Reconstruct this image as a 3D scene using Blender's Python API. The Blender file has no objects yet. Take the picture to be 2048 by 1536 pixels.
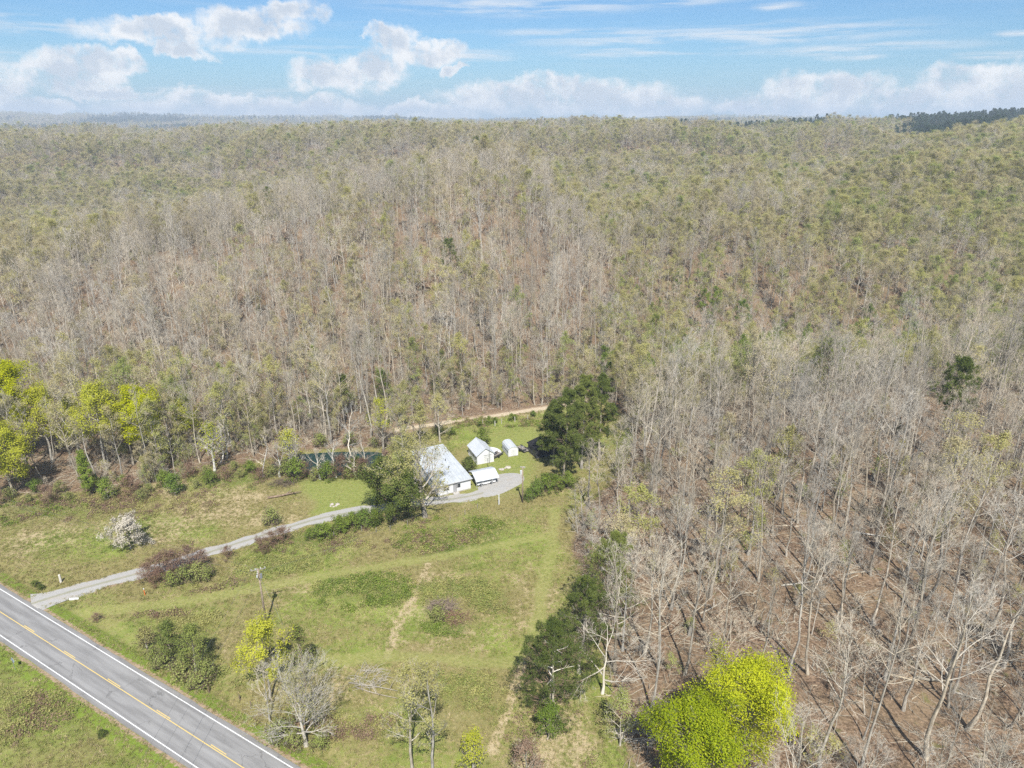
import bpy, math, random
import numpy as np
R = math.radians
SC = bpy.context.scene
COL = SC.collection

# ------------------------------------------------------------------ camera, sky, sun, exposure
H = 82.0                      # drone height above the field (m)
PITCH = 20.8                  # degrees below the horizon
F = 1400.0 / 2048.0           # focal length / picture width
cam = bpy.data.cameras.new('camera')
cam.sensor_width = 36.0
cam.lens = 36.0 * F
cam.clip_start = 0.5
cam.clip_end = 30000
co = bpy.data.objects.new('camera', cam)
COL.objects.link(co)
co.location = (0, 0, H)
co.rotation_euler = (R(90 - PITCH), 0, 0)
SC.camera = co

SUN_EL, SHADOW_AZ = 52.0, -8.0       # shadows fall away from the camera, a little to the left
SKY_STRENGTH = 0.085
EXPOSURE = 0.74
sl = bpy.data.lights.new('sun', 'SUN')
sl.energy = 4.6
sl.angle = R(0.53)
sl.color = (1.0, 0.965, 0.91)
so = bpy.data.objects.new('sun', sl)
COL.objects.link(so)
so.rotation_euler = (R(90 - SUN_EL), 0, R(-SHADOW_AZ))
SC.view_settings.view_transform = 'Standard'
SC.view_settings.look = 'None'
SC.view_settings.gamma = 1.0
SC.view_settings.exposure = EXPOSURE
SC.view_settings.use_curve_mapping = False
SC.cycles.use_denoising = False
SC.cycles.adaptive_threshold = 0.015
SC.cycles.max_bounces = 4
SC.cycles.diffuse_bounces = 2
SC.cycles.glossy_bounces = 2
SC.cycles.transmission_bounces = 3
SC.cycles.volume_bounces = 0
SC.cycles.transparent_max_bounces = 4
SC.cycles.caustics_reflective = False
SC.cycles.caustics_refractive = False
SC.cycles.sample_clamp_indirect = 4.0
SC.render.filter_size = 1.2

HALF = (768.0 / 1400.0)
_cp, _sp = math.cos(R(PITCH)), math.sin(R(PITCH))


def az_el(px, py):
    """direction (azimuth from +y to the right, tan of elevation) of a place in the sky"""
    a = (px - 1024) / 1400.0
    b = (768 - py) / 1400.0
    x, y, z = a, _cp + b * _sp, -_sp + b * _cp
    return math.atan2(x, y), z / math.hypot(x, y)


class NT:
    """small helper around a node tree"""
    def __init__(self, tree):
        self.t = tree
        self.n = tree.nodes
        self.l = tree.links

    def new(self, typ, **kw):
        nd = self.n.new(typ)
        for k, v in kw.items():
            setattr(nd, k, v)
        return nd

    def put(self, sock, v):
        if isinstance(v, bpy.types.NodeSocket):
            self.l.new(v, sock)
        else:
            if isinstance(v, (tuple, list)) and len(v) == 3 and sock.type == 'RGBA':
                v = (*v, 1.0)
            sock.default_value = v

    def math(self, op, a, b=None, c=None, clamp=False):
        nd = self.new('ShaderNodeMath', operation=op, use_clamp=clamp)
        self.put(nd.inputs[0], a)
        if b is not None:
            self.put(nd.inputs[1], b)
        if c is not None:
            self.put(nd.inputs[2], c)
        return nd.outputs[0]

    def vmath(self, op, a, b=None, c=None):
        nd = self.new('ShaderNodeVectorMath', operation=op)
        self.put(nd.inputs[0], a)
        if b is not None:
            self.put(nd.inputs[1], b)
        if c is not None:
            self.put(nd.inputs[2], c)
        return nd.outputs['Value'] if op in ('LENGTH', 'DOT_PRODUCT', 'DISTANCE') else nd.outputs['Vector']

    def noise(self, vec, scale, detail=4.0, rough=0.55, color=False, dist=0.0):
        nd = self.new('ShaderNodeTexNoise')
        if vec is not None:
            self.put(nd.inputs['Vector'], vec)
        nd.inputs['Scale'].default_value = scale
        nd.inputs['Detail'].default_value = detail
        nd.inputs['Roughness'].default_value = rough
        nd.inputs['Distortion'].default_value = dist
        return nd.outputs['Color' if color else 'Fac']

    def ramp(self, v, lo, hi, a=0.0, b=1.0, smooth=True):
        nd = self.new('ShaderNodeMapRange')
        if smooth:
            nd.interpolation_type = 'SMOOTHSTEP'
        self.put(nd.inputs[0], v)
        for i, q in enumerate((lo, hi, a, b)):
            self.put(nd.inputs[i + 1], q)
        return nd.outputs[0]

    def mix(self, f, a, b, blend='MIX'):
        nd = self.new('ShaderNodeMix', data_type='RGBA', blend_type=blend)
        self.put(nd.inputs[0], f)
        self.put(nd.inputs[6], a)
        self.put(nd.inputs[7], b)
        return nd.outputs[2]


def build_world():
    w = bpy.data.worlds.new('World')
    SC.world = w
    w.use_nodes = True
    N = NT(w.node_tree)
    N.n.clear()
    out = N.new('ShaderNodeOutputWorld')
    bg = N.new('ShaderNodeBackground')
    bg.inputs['Strength'].default_value = SKY_STRENGTH
    sky = N.new('ShaderNodeTexSky')
    sky.sky_type = 'NISHITA'
    sky.sun_disc = False
    sky.sun_elevation = R(SUN_EL)
    # the sun stands behind the camera: direction to the sun is opposite to the shadows
    sky.sun_rotation = R(180 + SHADOW_AZ)
    sky.air_density = 1.0
    sky.dust_density = 0.6
    sky.ozone_density = 1.6
    tc = N.new('ShaderNodeTexCoord')
    d = tc.outputs['Generated']
    sep = N.new('ShaderNodeSeparateXYZ')
    N.put(sep.inputs[0], d)
    X, Y, Z = sep.outputs
    az = N.math('ARCTAN2', X, Y)
    hyp = N.math('SQRT', N.math('ADD', N.math('MULTIPLY', X, X), N.math('MULTIPLY', Y, Y)))
    el = N.math('DIVIDE', Z, N.math('MAXIMUM', hyp, 0.05))
    cmb = N.new('ShaderNodeCombineXYZ')
    N.put(cmb.inputs[0], az)
    N.put(cmb.inputs[1], el)
    p = cmb.outputs[0]
    # billowing edges: warp the sky coordinates with noise of three sizes
    n1 = N.noise(p, 16.0, 6.0, 0.6, color=True)
    w1 = N.vmath('MULTIPLY', N.vmath('SUBTRACT', n1, (0.5, 0.5, 0.5)), (0.085, 0.045, 0))
    n2 = N.noise(p, 55.0, 5.0, 0.6, color=True)
    w2 = N.vmath('MULTIPLY', N.vmath('SUBTRACT', n2, (0.5, 0.5, 0.5)), (0.028, 0.020, 0))
    pw = N.vmath('ADD', N.vmath('ADD', p, w1), w2)

    def field(lst, vec, soft):
        acc = None
        for (cx, cy, rx, ry) in lst:
            a0, e0 = az_el(cx, cy)
            ra, re = rx / 1400.0, ry / 1400.0
            q = N.vmath('MULTIPLY_ADD', vec, (1 / ra, 1 / re, 0), (-a0 / ra, -e0 / re, 0))
            L = N.vmath('LENGTH', q)
            if acc is None:
                acc = L
            else:
                nd = N.new('ShaderNodeMath', operation='SMOOTH_MIN')
                N.put(nd.inputs[0], acc)
                N.put(nd.inputs[1], L)
                nd.inputs[2].default_value = soft
                acc = nd.outputs[0]
        return acc
    cum = [(140, 148, 95, 34), (185, 128, 60, 30), (245, 128, 38, 22), (10, 168, 46, 26), (55, 214, 80, 18),
           (380, 110, 44, 15), (215, 185, 80, 14), (660, 150, 80, 34), (745, 135, 70, 36), (800, 90, 46, 40),
           (850, 108, 75, 24), (770, 62, 36, 14), (905, 138, 26, 12), (500, 216, 270, 26), (400, 196, 70, 18),
           (850, 225, 120, 22), (1010, 192, 140, 30), (1180, 196, 200, 40), (1090, 165, 60, 22), (1290, 210, 130, 30), (1500, 222, 80, 16),
           (1660, 176, 110, 38), (1600, 206, 130, 26), (1930, 160, 90, 32), (1850, 200, 110, 30), (2020, 195, 110, 40),
           (-160, 190, 150, 40), (-420, 170, 180, 50), (-760, 200, 260, 40), (2300, 170, 160, 50), (2620, 200, 240, 40),
           (330, 68, 150, 26), (500, 48, 100, 30), (575, 20, 70, 24)]
    f = field(cum, pw, 0.12)
    # the same kind of weather all round the rest of the sky
    pr = N.noise(N.vmath('MULTIPLY', d, (1.0, 1.0, 2.6)), 2.6, 7.0, 0.58)
    rest = N.ramp(pr, 0.50, 0.62)
    outside = N.ramp(N.math('ABSOLUTE', az), 1.2, 1.6)
    high = N.ramp(el, 0.22, 0.4)
    rest = N.math('MULTIPLY', rest, N.math('MAXIMUM', outside, high))
    dens = N.ramp(f, 1.04, 0.62)
    body = N.noise(p, 30.0, 6.0, 0.6)
    dens = N.math('MULTIPLY', dens, N.ramp(body, 0.34, 0.52, 0.35, 1.0))
    dens = N.math('MAXIMUM', dens, rest)
    # thin streaks of high cloud
    ps = N.vmath('ADD', p, N.vmath('MULTIPLY', N.vmath('SUBTRACT', N.noise(p, 9.0, 5.0, 0.6, color=True), (0.5, 0.5, 0.5)), (0.2, 0.012, 0)))
    cir = [(100, 42, 190, 10), (60, 62, 160, 8), (1010, 14, 260, 20), (1330, 2, 180, 10), (1420, 78, 380, 14), (1270, 104, 170, 12),
           (1720, 98, 230, 10), (1190, 66, 240, 8), (1580, 14, 70, 8), (700, 102, 330, 9), (930, 114, 120, 9), (1720, 114, 50, 7), (60, 110, 120, 8),
           (2040, 108, 90, 8), (120, 130, 120, 6), (1500, 70, 330, 22), (480, 180, 160, 7), (2100, 60, 60, 8)]
    fs = field(cir, ps, 0.15)
    stre = N.noise(N.vmath('MULTIPLY', p, (7.0, 90.0, 1.0)), 1.0, 6.0, 0.62, dist=0.4)
    den2 = N.math('MULTIPLY', N.ramp(fs, 1.25, 0.2), N.ramp(stre, 0.36, 0.66))
    den2 = N.math('MULTIPLY', den2, 0.8)
    veil = N.math('MULTIPLY', N.ramp(stre, 0.46, 0.8), 0.14)
    den2 = N.math('MAXIMUM', den2, veil)
    # pale air low over the horizon
    low = N.ramp(el, 0.10, -0.01)
    k = 1.0 / SKY_STRENGTH / 2 ** EXPOSURE
    shade = N.noise(N.vmath('ADD', p, (0.0, -0.01, 0.0)), 22.0, 5.0, 0.6)
    lit = N.ramp(N.math('ADD', shade, N.math('MULTIPLY', f, 0.28)), 0.52, 0.78)
    ccol = N.mix(lit, (0.64 * k, 0.71 * k, 0.81 * k), (0.97 * k, 0.98 * k, 1.0 * k))
    hcol = (0.38 * k, 0.58 * k, 0.86 * k)
    base = N.mix(N.math('MULTIPLY', low, 0.5), N.mix(1.0, sky.outputs[0], (0.47, 0.68, 0.89), 'MULTIPLY'), hcol)
    c = N.mix(den2, base, (0.82 * k, 0.87 * k, 0.93 * k))
    c = N.mix(N.math('MULTIPLY', dens, 0.94), c, ccol)
    N.l.new(c, bg.inputs['Color'])
    N.l.new(bg.outputs[0], out.inputs['Surface'])


build_world()

# ------------------------------------------------------------------ numbers: noise, survey, terrain
rng = np.random.default_rng(7)


def vnoise(x, y, scale, seed):
    x = np.asarray(x, float) / scale
    y = np.asarray(y, float) / scale
    xi, yi = np.floor(x).astype(np.int64), np.floor(y).astype(np.int64)
    fx, fy = x - xi, y - yi
    fx, fy = fx * fx * (3 - 2 * fx), fy * fy * (3 - 2 * fy)

    def h(a, b):
        n = (a * 374761393 + b * 668265263 + seed * 2147483647) & 0xffffffff
        n = ((n ^ (n >> 13)) * 1274126177) & 0xffffffff
        return ((n ^ (n >> 16)) & 0xffff) / 65535.0
    return (h(xi, yi) * (1 - fx) + h(xi + 1, yi) * fx) * (1 - fy) + (h(xi, yi + 1) * (1 - fx) + h(xi + 1, yi + 1) * fx) * fy


def fbm(x, y, scale, seed, o=4):
    v, a, t = 0, 1.0, 0
    for i in range(o):
        v = v + a * vnoise(x, y, scale / 2 ** i, seed + i * 17)
        t += a
        a *= 0.55
    return v / t


def G(px, py, z=0.0):
    """survey: the point of the level z seen at a place of the aerial photograph (2048 x 1536), in metres"""
    a = (px - 1024) / 1400.0
    b = (768 - py) / 1400.0
    t = (z - H) / (-_sp + b * _cp)
    return np.array([a * t, (_cp + b * _sp) * t])


UC = [-1.0, -0.73, -0.5, -0.25, 0.0, 0.12, 0.3, 0.5, 0.73, 1.0]
YC = [0, 60, 110, 160, 195, 225, 270, 330, 400, 470, 550, 650, 800, 1000, 1300, 1800, 2600, 4000, 6000, 9000]
ZT = np.array([
    # 0  60 110 160 195 225 270 330 400 470 550 650 800 1000 1300 1800 2600 4000 6000 9000
    [0, 0, 0, 1, 2, 4, 8, 11, 3, -14, -18, -8, 14, 32, 36, 24, 5, 20, 112, 120],
    [0, 0, 0, 0, 1, 3, 8, 14, 9, -10, -16, -6, 16, 36, 40, 28, 5, 20, 108, 118],
    [0, 0, 0, 0, 1, 4, 11, 20, 22, 6, -8, -4, 18, 38, 44, 34, 10, 20, 80, 90],
    [0, 0, 0, 0, 0, 4, 14, 26, 33, 24, 4, 2, 22, 42, 46, 40, 25, 30, 60, 76],
    [0, 0, 0, 0, 0, 4, 13, 26, 37, 37, 19, 10, 24, 44, 50, 45, 35, 40, 52, 66],
    [0, 0, 0, 0, -2, -4, 0, 4, 7, 8, 6, 8, 24, 42, 48, 43, 35, 40, 52, 70],
    [0, 0, 0, 2, 0, -9, -11, 1, 19, 31, 33, 28, 34, 44, 48, 45, 37, 45, 60, 80],
    [0, 0, 1, 4, 5, -8, -17, -6, 14, 29, 39, 36, 41, 50, 54, 50, 40, 45, 60, 80],
    [0, 0, 1, 4, 7, -3, -18, -10, 10, 26, 40, 44, 48, 56, 66, 60, 45, 45, 60, 80],
    [0, 0, 1, 4, 7, 2, -16, -9, 10, 26, 40, 46, 50, 58, 68, 62, 50, 45, 60, 80]], float)


def _cr(p0, p1, p2, p3, t):
    return 0.5 * (2 * p1 + (p2 - p0) * t + (2 * p0 - 5 * p1 + 4 * p2 - p3) * t ** 2 + (3 * p1 - p0 - 3 * p2 + p3) * t ** 3)


def poly_mask(x, y, poly, soft=1.0):
    """1 inside a polygon, fading over soft metres"""
    x, y = np.asarray(x, float), np.asarray(y, float)
    inside = np.zeros(x.shape, bool)
    dist = np.full(x.shape, 1e9)
    n = len(poly)
    for i in range(n):
        ax, ay = poly[i]
        bx, by = poly[(i + 1) % n]
        c = ((ay > y) != (by > y)) & (x < (bx - ax) * (y - ay) / (by - ay + 1e-12) + ax)
        inside ^= c
        dx, dy = bx - ax, by - ay
        t = np.clip(((x - ax) * dx + (y - ay) * dy) / (dx * dx + dy * dy + 1e-9), 0, 1)
        dist = np.minimum(dist, np.hypot(x - ax - t * dx, y - ay - t * dy))
    s = np.where(inside, dist, -dist)
    return np.clip(s / soft * 0.5 + 0.5, 0, 1)


def line_dist(x, y, pl):
    x, y = np.asarray(x, float), np.asarray(y, float)
    dist = np.full(x.shape, 1e9)
    for (ax, ay), (bx, by) in zip(pl[:-1], pl[1:]):
        dx, dy = bx - ax, by - ay
        t = np.clip(((x - ax) * dx + (y - ay) * dy) / (dx * dx + dy * dy + 1e-9), 0, 1)
        dist = np.minimum(dist, np.hypot(x - ax - t * dx, y - ay - t * dy))
    return dist


def smooth_line(pts, n=10):
    pts = [np.array(p, float) for p in pts]
    P = [2 * pts[0] - pts[1]] + pts + [2 * pts[-1] - pts[-2]]
    o = []
    for i in range(1, len(P) - 2):
        for k in range(n):
            o.append(_cr(P[i - 1], P[i], P[i + 1], P[i + 2], k / n))
    o.append(pts[-1])
    return o


GP = lambda *l: [tuple(G(*q)) for q in l]
# highway: centre line direction and edges from the painted lines
RA, RB = G(0, 1222), G(490, 1536)
RD = (RB - RA) / np.linalg.norm(RB - RA)
RN = np.array([-RD[1], RD[0]])                 # towards the field
ROAD = [tuple(RA - RD * 160), tuple(RB + RD * 120)]
DRIVE = smooth_line(GP((62, 1208), (150, 1181), (290, 1143), (420, 1104), (560, 1060), (640, 1037), (730, 1020), (820, 1005), (905, 998), (965, 986), (1003, 970), (1018, 957)))
VROAD = smooth_line(GP((790, 860), (835, 853), (930, 840), (1000, 830), (1090, 816), (1200, 800)))
TURN = GP((955, 975), (985, 955), (1000, 948), (1030, 946), (1047, 952), (1046, 964), (1030, 974), (1000, 988), (965, 994))
POND = GP((548, 926), (600, 908), (700, 902), (765, 906), (752, 926), (690, 945), (600, 948), (560, 940))
LAWN = GP((588, 956), (650, 950), (735, 948), (775, 975), (745, 1010), (625, 1034))
YARD = GP((905, 1000), (930, 890), (925, 866), (985, 856), (1080, 838), (1100, 870), (1075, 985), (1000, 1000))
# mown strips
STRIP1 = smooth_line(GP((140, 1226), (330, 1208), (520, 1176), (700, 1142), (850, 1118), (1000, 1090), (1110, 1068)))
STRIP2 = smooth_line(GP((590, 1334), (700, 1320), (800, 1312), (900, 1318), (1000, 1325), (1060, 1290), (1085, 1180), (1105, 1080), (1110, 1020)))
STRIP3 = smooth_line(GP((190, 1235), (300, 1290), (440, 1345), (600, 1330)))
# forest floors: the wood on the right, and everything beyond the valley
WOOD_R = GP((1240, 945), (1165, 1020), (1135, 1100), (1170, 1190), (1215, 1330), (1225, 1440), (1265, 1560)) + [(24, 40), (420, 40), (420, 300), (70, 300), (34, 205), (33, 172)]
HILL = [(-9000, 9000), (-9000, 166), (-180, 160)] + GP((-60, 990), (190, 985), (330, 962), (470, 935), (545, 915), (600, 900), (770, 893), (840, 858), (930, 844), (1090, 820), (1230, 796)) + [(60, 205), (420, 225), (9000, 300), (9000, 9000)]


def terrain(x, y):
    x, y = np.asarray(x, float), np.asarray(y, float)
    u = np.clip(x / np.maximum(y, 60.0), UC[0], UC[-1])
    fu = np.interp(u, UC, np.arange(len(UC)))
    fy = np.interp(np.clip(y, 0, YC[-1]), YC, np.arange(len(YC)))
    iu = np.clip(fu.astype(int), 0, len(UC) - 2)
    iy = np.clip(fy.astype(int), 0, len(YC) - 2)
    tu, ty = fu - iu, fy - iy

    def row(j):
        j = np.clip(j, 0, len(YC) - 1)
        g = lambda k: ZT[np.clip(k, 0, len(UC) - 1), j]
        return _cr(g(iu - 1), g(iu), g(iu + 1), g(iu + 2), tu)
    z = _cr(row(iy - 1), row(iy), row(iy + 1), row(iy + 2), ty)
    far = np.clip((np.hypot(x, y) - 190) / 300, 0, 1)
    z = z + far * ((fbm(x, y, 210, 3) - 0.5) * 26 + (fbm(x, y, 70, 9) - 0.5) * 10)
    draw = np.abs(fbm(x, y, 330, 23, 3) - 0.5) / 0.13
    deep = np.clip((np.hypot(x, y) - 380) / 250, 0, 1)
    z = z + deep * (5 - 30 * np.exp(-draw ** 2))
    vfar = np.clip((y - 2500) / 3000, 0, 1)
    z = z + vfar * (fbm(x, y, 1500, 31) - 0.5) * 50
    near = 1 - np.clip((np.hypot(x, y) - 150) / 60, 0, 1)
    z = z + near * (fbm(x, y, 14, 5, 3) - 0.5) * 0.5
    return z


def ground(x, y):
    """finished ground: terrain levelled under the road, drive, buildings; dug out for the pond"""
    z = terrain(x, y)
    d = line_dist(x, y, ROAD)
    k = np.clip((d - 5.2) / 3.0, 0, 1)
    z = z * k - 0.06 * (1 - k)
    ditch = np.exp(-((d - 7.0) / 1.3) ** 2) * 0.35
    z = z - ditch
    d = np.minimum(line_dist(x, y, DRIVE) - 1.9, np.where(poly_mask(x, y, TURN, 0.5) > 0.5, -1.0, 9.0))
    k = np.clip(d / 1.6, 0, 1)
    z = z * k - 0.05 * (1 - k)
    d = line_dist(x, y, VROAD) - 2.2
    k = np.clip(d / 1.6, 0, 1)
    z = z * k + (-0.06) * (1 - k)
    b = poly_mask(x, y, YARD, 6.0)
    z = z * (1 - b) - 0.02 * b
    b = poly_mask(x, y, GP((805, 925), (880, 890), (955, 955), (870, 1000)), 5.0)
    z = z * (1 - b) - 0.02 * b
    b = poly_mask(x, y, POND, 5.0)
    return z * (1 - b) - 1.3 * b


def gz(x, y):
    return float(ground(np.array([x]), np.array([y]))[0])


# ------------------------------------------------------------------ materials
MATS = {}


def material(name, rough=0.85, spec=0.25):
    m = bpy.data.materials.new(name)
    m.use_nodes = True
    N = NT(m.node_tree)
    b = N.n['Principled BSDF']
    b.inputs['Roughness'].default_value = rough
    b.inputs['Specular IOR Level'].default_value = spec
    MATS[name] = m
    return m, N, b


def plain(name, col, rough=0.8, spec=0.25, var=0.25, scale=3.0, metal=0.0):
    m, N, b = material(name, rough, spec)
    tc = N.new('ShaderNodeTexCoord')
    n = N.noise(tc.outputs['Object'], scale, 5.0, 0.6)
    c = N.mix(N.ramp(n, 0.3, 0.7), tuple(v * (1 - var) for v in col), tuple(min(1, v * (1 + var)) for v in col))
    N.l.new(c, b.inputs['Base Color'])
    b.inputs['Metallic'].default_value = metal
    return m


def bark(name, dark, light):
    m, N, b = material(name, 0.9, 0.1)
    oi = N.new('ShaderNodeObjectInfo')
    ge = N.new('ShaderNodeNewGeometry')
    n = N.noise(N.vmath('MULTIPLY', ge.outputs['Position'], (3.0, 3.0, 0.7)), 1.0, 5.0, 0.65)
    c = N.mix(N.ramp(n, 0.3, 0.72), dark, light)
    v = N.ramp(oi.outputs['Random'], 0.0, 1.0, 0.68, 1.24, smooth=False)
    c = N.mix(1.0, c, N.math('MULTIPLY', v, 1.0), 'MULTIPLY')
    hue = N.math('FRACT', N.math('MULTIPLY', oi.outputs['Random'], 13.7))
    c = N.mix(1.0, c, N.mix(hue, (0.98, 0.985, 0.985), (1.08, 1.0, 0.87)), 'MULTIPLY')
    N.l.new(c, b.inputs['Base Color'])
    return m


def leaf(name, a, b_, c_=None, trans=0.35):
    """leaves: colour varies from tree to tree, clump to clump and leaf to leaf"""
    m = bpy.data.materials.new(name)
    m.use_nodes = True
    N = NT(m.node_tree)
    N.n.clear()
    out = N.new('ShaderNodeOutputMaterial')
    oi = N.new('ShaderNodeObjectInfo')
    ge = N.new('ShaderNodeNewGeometry')
    n = N.noise(ge.outputs['Position'], 0.45, 3.0, 0.6)
    f = N.math('ADD', N.math('MULTIPLY', n, 0.8), N.math('MULTIPLY', oi.outputs['Random'], 0.55))
    f = N.math('ADD', f, N.math('MULTIPLY', ge.outputs['Random Per Island'], 0.45))
    col = N.mix(N.ramp(f, 0.45, 1.25), a, b_)
    if c_:
        col = N.mix(N.ramp(N.math('FRACT', N.math('MULTIPLY', oi.outputs['Random'], 7.31)), 0.55, 0.95), col, c_)
    d = N.new('ShaderNodeBsdfDiffuse')
    t = N.new('ShaderNodeBsdfTranslucent')
    N.l.new(col, d.inputs['Color'])
    N.l.new(col, t.inputs['Color'])
    mx = N.new('ShaderNodeMixShader')
    mx.inputs[0].default_value = trans
    N.l.new(d.outputs[0], mx.inputs[1])
    N.l.new(t.outputs[0], mx.inputs[2])
    N.l.new(mx.outputs[0], out.inputs['Surface'])
    MATS[name] = m
    return m


bark('bark', (0.21, 0.19, 0.16), (0.48, 0.45, 0.395))
bark('bark_twig', (0.33, 0.305, 0.26), (0.47, 0.435, 0.375))
bark('bark_pale', (0.42, 0.40, 0.36), (0.62, 0.60, 0.55))
bark('bark_brown', (0.12, 0.09, 0.07), (0.24, 0.19, 0.15))
bark('bark_tan', (0.26, 0.23, 0.18), (0.42, 0.38, 0.31))
bark('twig_red', (0.13, 0.075, 0.055), (0.25, 0.16, 0.125))
leaf('leaf_tan', (0.42, 0.365, 0.20), (0.58, 0.515, 0.30), (0.52, 0.48, 0.20), 0.5)
leaf('leaf_olive', (0.36, 0.345, 0.135), (0.52, 0.49, 0.19), (0.45, 0.45, 0.15), 0.5)
leaf('leaf_fresh', (0.27, 0.31, 0.09), (0.42, 0.45, 0.15), (0.33, 0.38, 0.105), 0.5)
leaf('leaf_green', (0.12, 0.175, 0.028), (0.24, 0.305, 0.055), (0.16, 0.23, 0.045))
leaf('leaf_lime', (0.27, 0.34, 0.014), (0.55, 0.57, 0.03), None, 0.45)
leaf('leaf_yellow', (0.38, 0.41, 0.012), (0.58, 0.58, 0.022), None, 0.45)
leaf('leaf_gold', (0.32, 0.345, 0.035), (0.50, 0.50, 0.06), None, 0.4)
leaf('leaf_dark', (0.055, 0.08, 0.018), (0.17, 0.20, 0.05), None, 0.2)
leaf('needle', (0.07, 0.10, 0.025), (0.21, 0.24, 0.062), None, 0.15)
leaf('needle_far', (0.030, 0.060, 0.030), (0.07, 0.11, 0.05), None, 0.15)
leaf('blossom', (0.36, 0.32, 0.24), (0.56, 0.51, 0.42), None, 0.3)
leaf('brush_brown', (0.16, 0.10, 0.07), (0.27, 0.19, 0.13), None, 0.2)


def field_colour(N):
    """grass of the field by place: green, olive and dead straw in drifts (world position)"""
    ge = N.new('ShaderNodeNewGeometry')
    p = ge.outputs['Position']
    big = N.noise(p, 0.045, 4.0, 0.6)
    mid = N.noise(p, 0.22, 5.0, 0.62)
    fine = N.noise(p, 1.3, 5.0, 0.7)
    vf = N.noise(p, 6.0, 3.0, 0.7)
    green = N.mix(N.ramp(mid, 0.35, 0.65), (0.152, 0.196, 0.038), (0.222, 0.262, 0.058))
    olive = N.mix(N.ramp(fine, 0.3, 0.7), (0.185, 0.165, 0.062), (0.26, 0.225, 0.095))
    c = N.mix(N.ramp(N.math('ADD', big, N.math('MULTIPLY', fine, 0.5)), 0.56, 0.82), green, olive)
    straw = N.mix(N.ramp(vf, 0.3, 0.7), (0.33, 0.26, 0.15), (0.45, 0.37, 0.225))
    s = N.math('ADD', N.math('MULTIPLY', mid, 0.55), N.math('MULTIPLY', fine, 0.55))
    at = N.new('ShaderNodeAttribute', attribute_name='dry')
    return c, straw, s, at, fine, vf, p


def build_ground_material():
    m, N, b = material('ground', 0.95, 0.08)
    c, straw, s, dry, fine, vf, p = field_colour(N)
    A = lambda n: N.new('ShaderNodeAttribute', attribute_name=n).outputs['Fac']
    f = N.ramp(N.math('ADD', s, N.math('MULTIPLY', dry.outputs['Fac'], 0.36)), 0.62, 0.82)
    c = N.mix(f, c, straw)
    weed = N.mix(N.ramp(fine, 0.3, 0.7), (0.085, 0.11, 0.022), (0.15, 0.18, 0.045))
    c = N.mix(N.ramp(N.math('ADD', A('weed'), N.math('MULTIPLY', N.math('SUBTRACT', fine, 0.5), 0.9)), 0.35, 0.8), c, weed)
    mow = N.mix(N.ramp(fine, 0.25, 0.75), (0.205, 0.215, 0.060), (0.285, 0.275, 0.100))
    c = N.mix(N.ramp(N.math('ADD', A('mow'), N.math('MULTIPLY', N.math('SUBTRACT', fine, 0.5), 0.6)), 0.25, 0.85, 0, 0.85), c, mow)
    lawn = N.mix(N.ramp(fine, 0.3, 0.7), (0.165, 0.205, 0.045), (0.245, 0.265, 0.075))
    c = N.mix(N.ramp(N.math('ADD', A('lawn'), N.math('MULTIPLY', N.math('SUBTRACT', fine, 0.5), 0.35)), 0.3, 0.85, 0, 0.85), c, lawn)
    verge = N.mix(N.ramp(vf, 0.3, 0.7), (0.125, 0.175, 0.025), (0.18, 0.225, 0.04))
    c = N.mix(N.ramp(N.math('ADD', A('verge'), N.math('MULTIPLY', N.math('SUBTRACT', fine, 0.5), 0.8)), 0.3, 0.8), c, verge)
    l1 = N.noise(p, 0.12, 5.0, 0.65)
    l2 = N.noise(p, 2.2, 6.0, 0.7)
    lit = N.mix(N.ramp(l2, 0.36, 0.66), (0.082, 0.054, 0.034), (0.265, 0.185, 0.122))
    lit = N.mix(N.ramp(l1, 0.42, 0.70, 0, 0.5), lit, (0.27, 0.20, 0.12))
    lit = N.mix(N.ramp(N.noise(p, 0.33, 4.0, 0.6), 0.60, 0.72, 0, 0.6), lit, (0.13, 0.145, 0.04))
    c = N.mix(N.ramp(N.math('ADD', A('forest'), N.math('MULTIPLY', N.math('SUBTRACT', fine, 0.5), 0.5)), 0.35, 0.65), c, lit)
    dirt = N.mix(N.ramp(fine, 0.3, 0.7), (0.22, 0.155, 0.10), (0.36, 0.27, 0.18))
    c = N.mix(N.ramp(N.math('ADD', A('dirt'), N.math('MULTIPLY', N.math('SUBTRACT', fine, 0.5), 0.9)), 0.4, 0.75), c, dirt)
    N.l.new(c, b.inputs['Base Color'])
    bp = N.new('ShaderNodeBump')
    bp.inputs['Strength'].default_value = 0.8
    bp.inputs['Distance'].default_value = 0.25
    N.l.new(N.math('ADD', fine, N.math('MULTIPLY', vf, 0.5)), bp.inputs['Height'])
    N.l.new(bp.outputs[0], b.inputs['Normal'])


build_ground_material()


def build_tuft_materials():
    m, N, b = material('tuft', 0.9, 0.1)
    c, straw, s, dry, fine, vf, p = field_colour(N)
    ge = N.new('ShaderNodeNewGeometry')
    f = N.ramp(N.math('ADD', s, N.math('MULTIPLY', N.math('SUBTRACT', ge.outputs['Random Per Island'], 0.5), 0.25)), 0.54, 0.74)
    c = N.mix(f, c, straw)
    N.l.new(N.mix(1.0, c, (1.12, 1.12, 1.12), 'MULTIPLY'), b.inputs['Base Color'])


build_tuft_materials()


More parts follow.
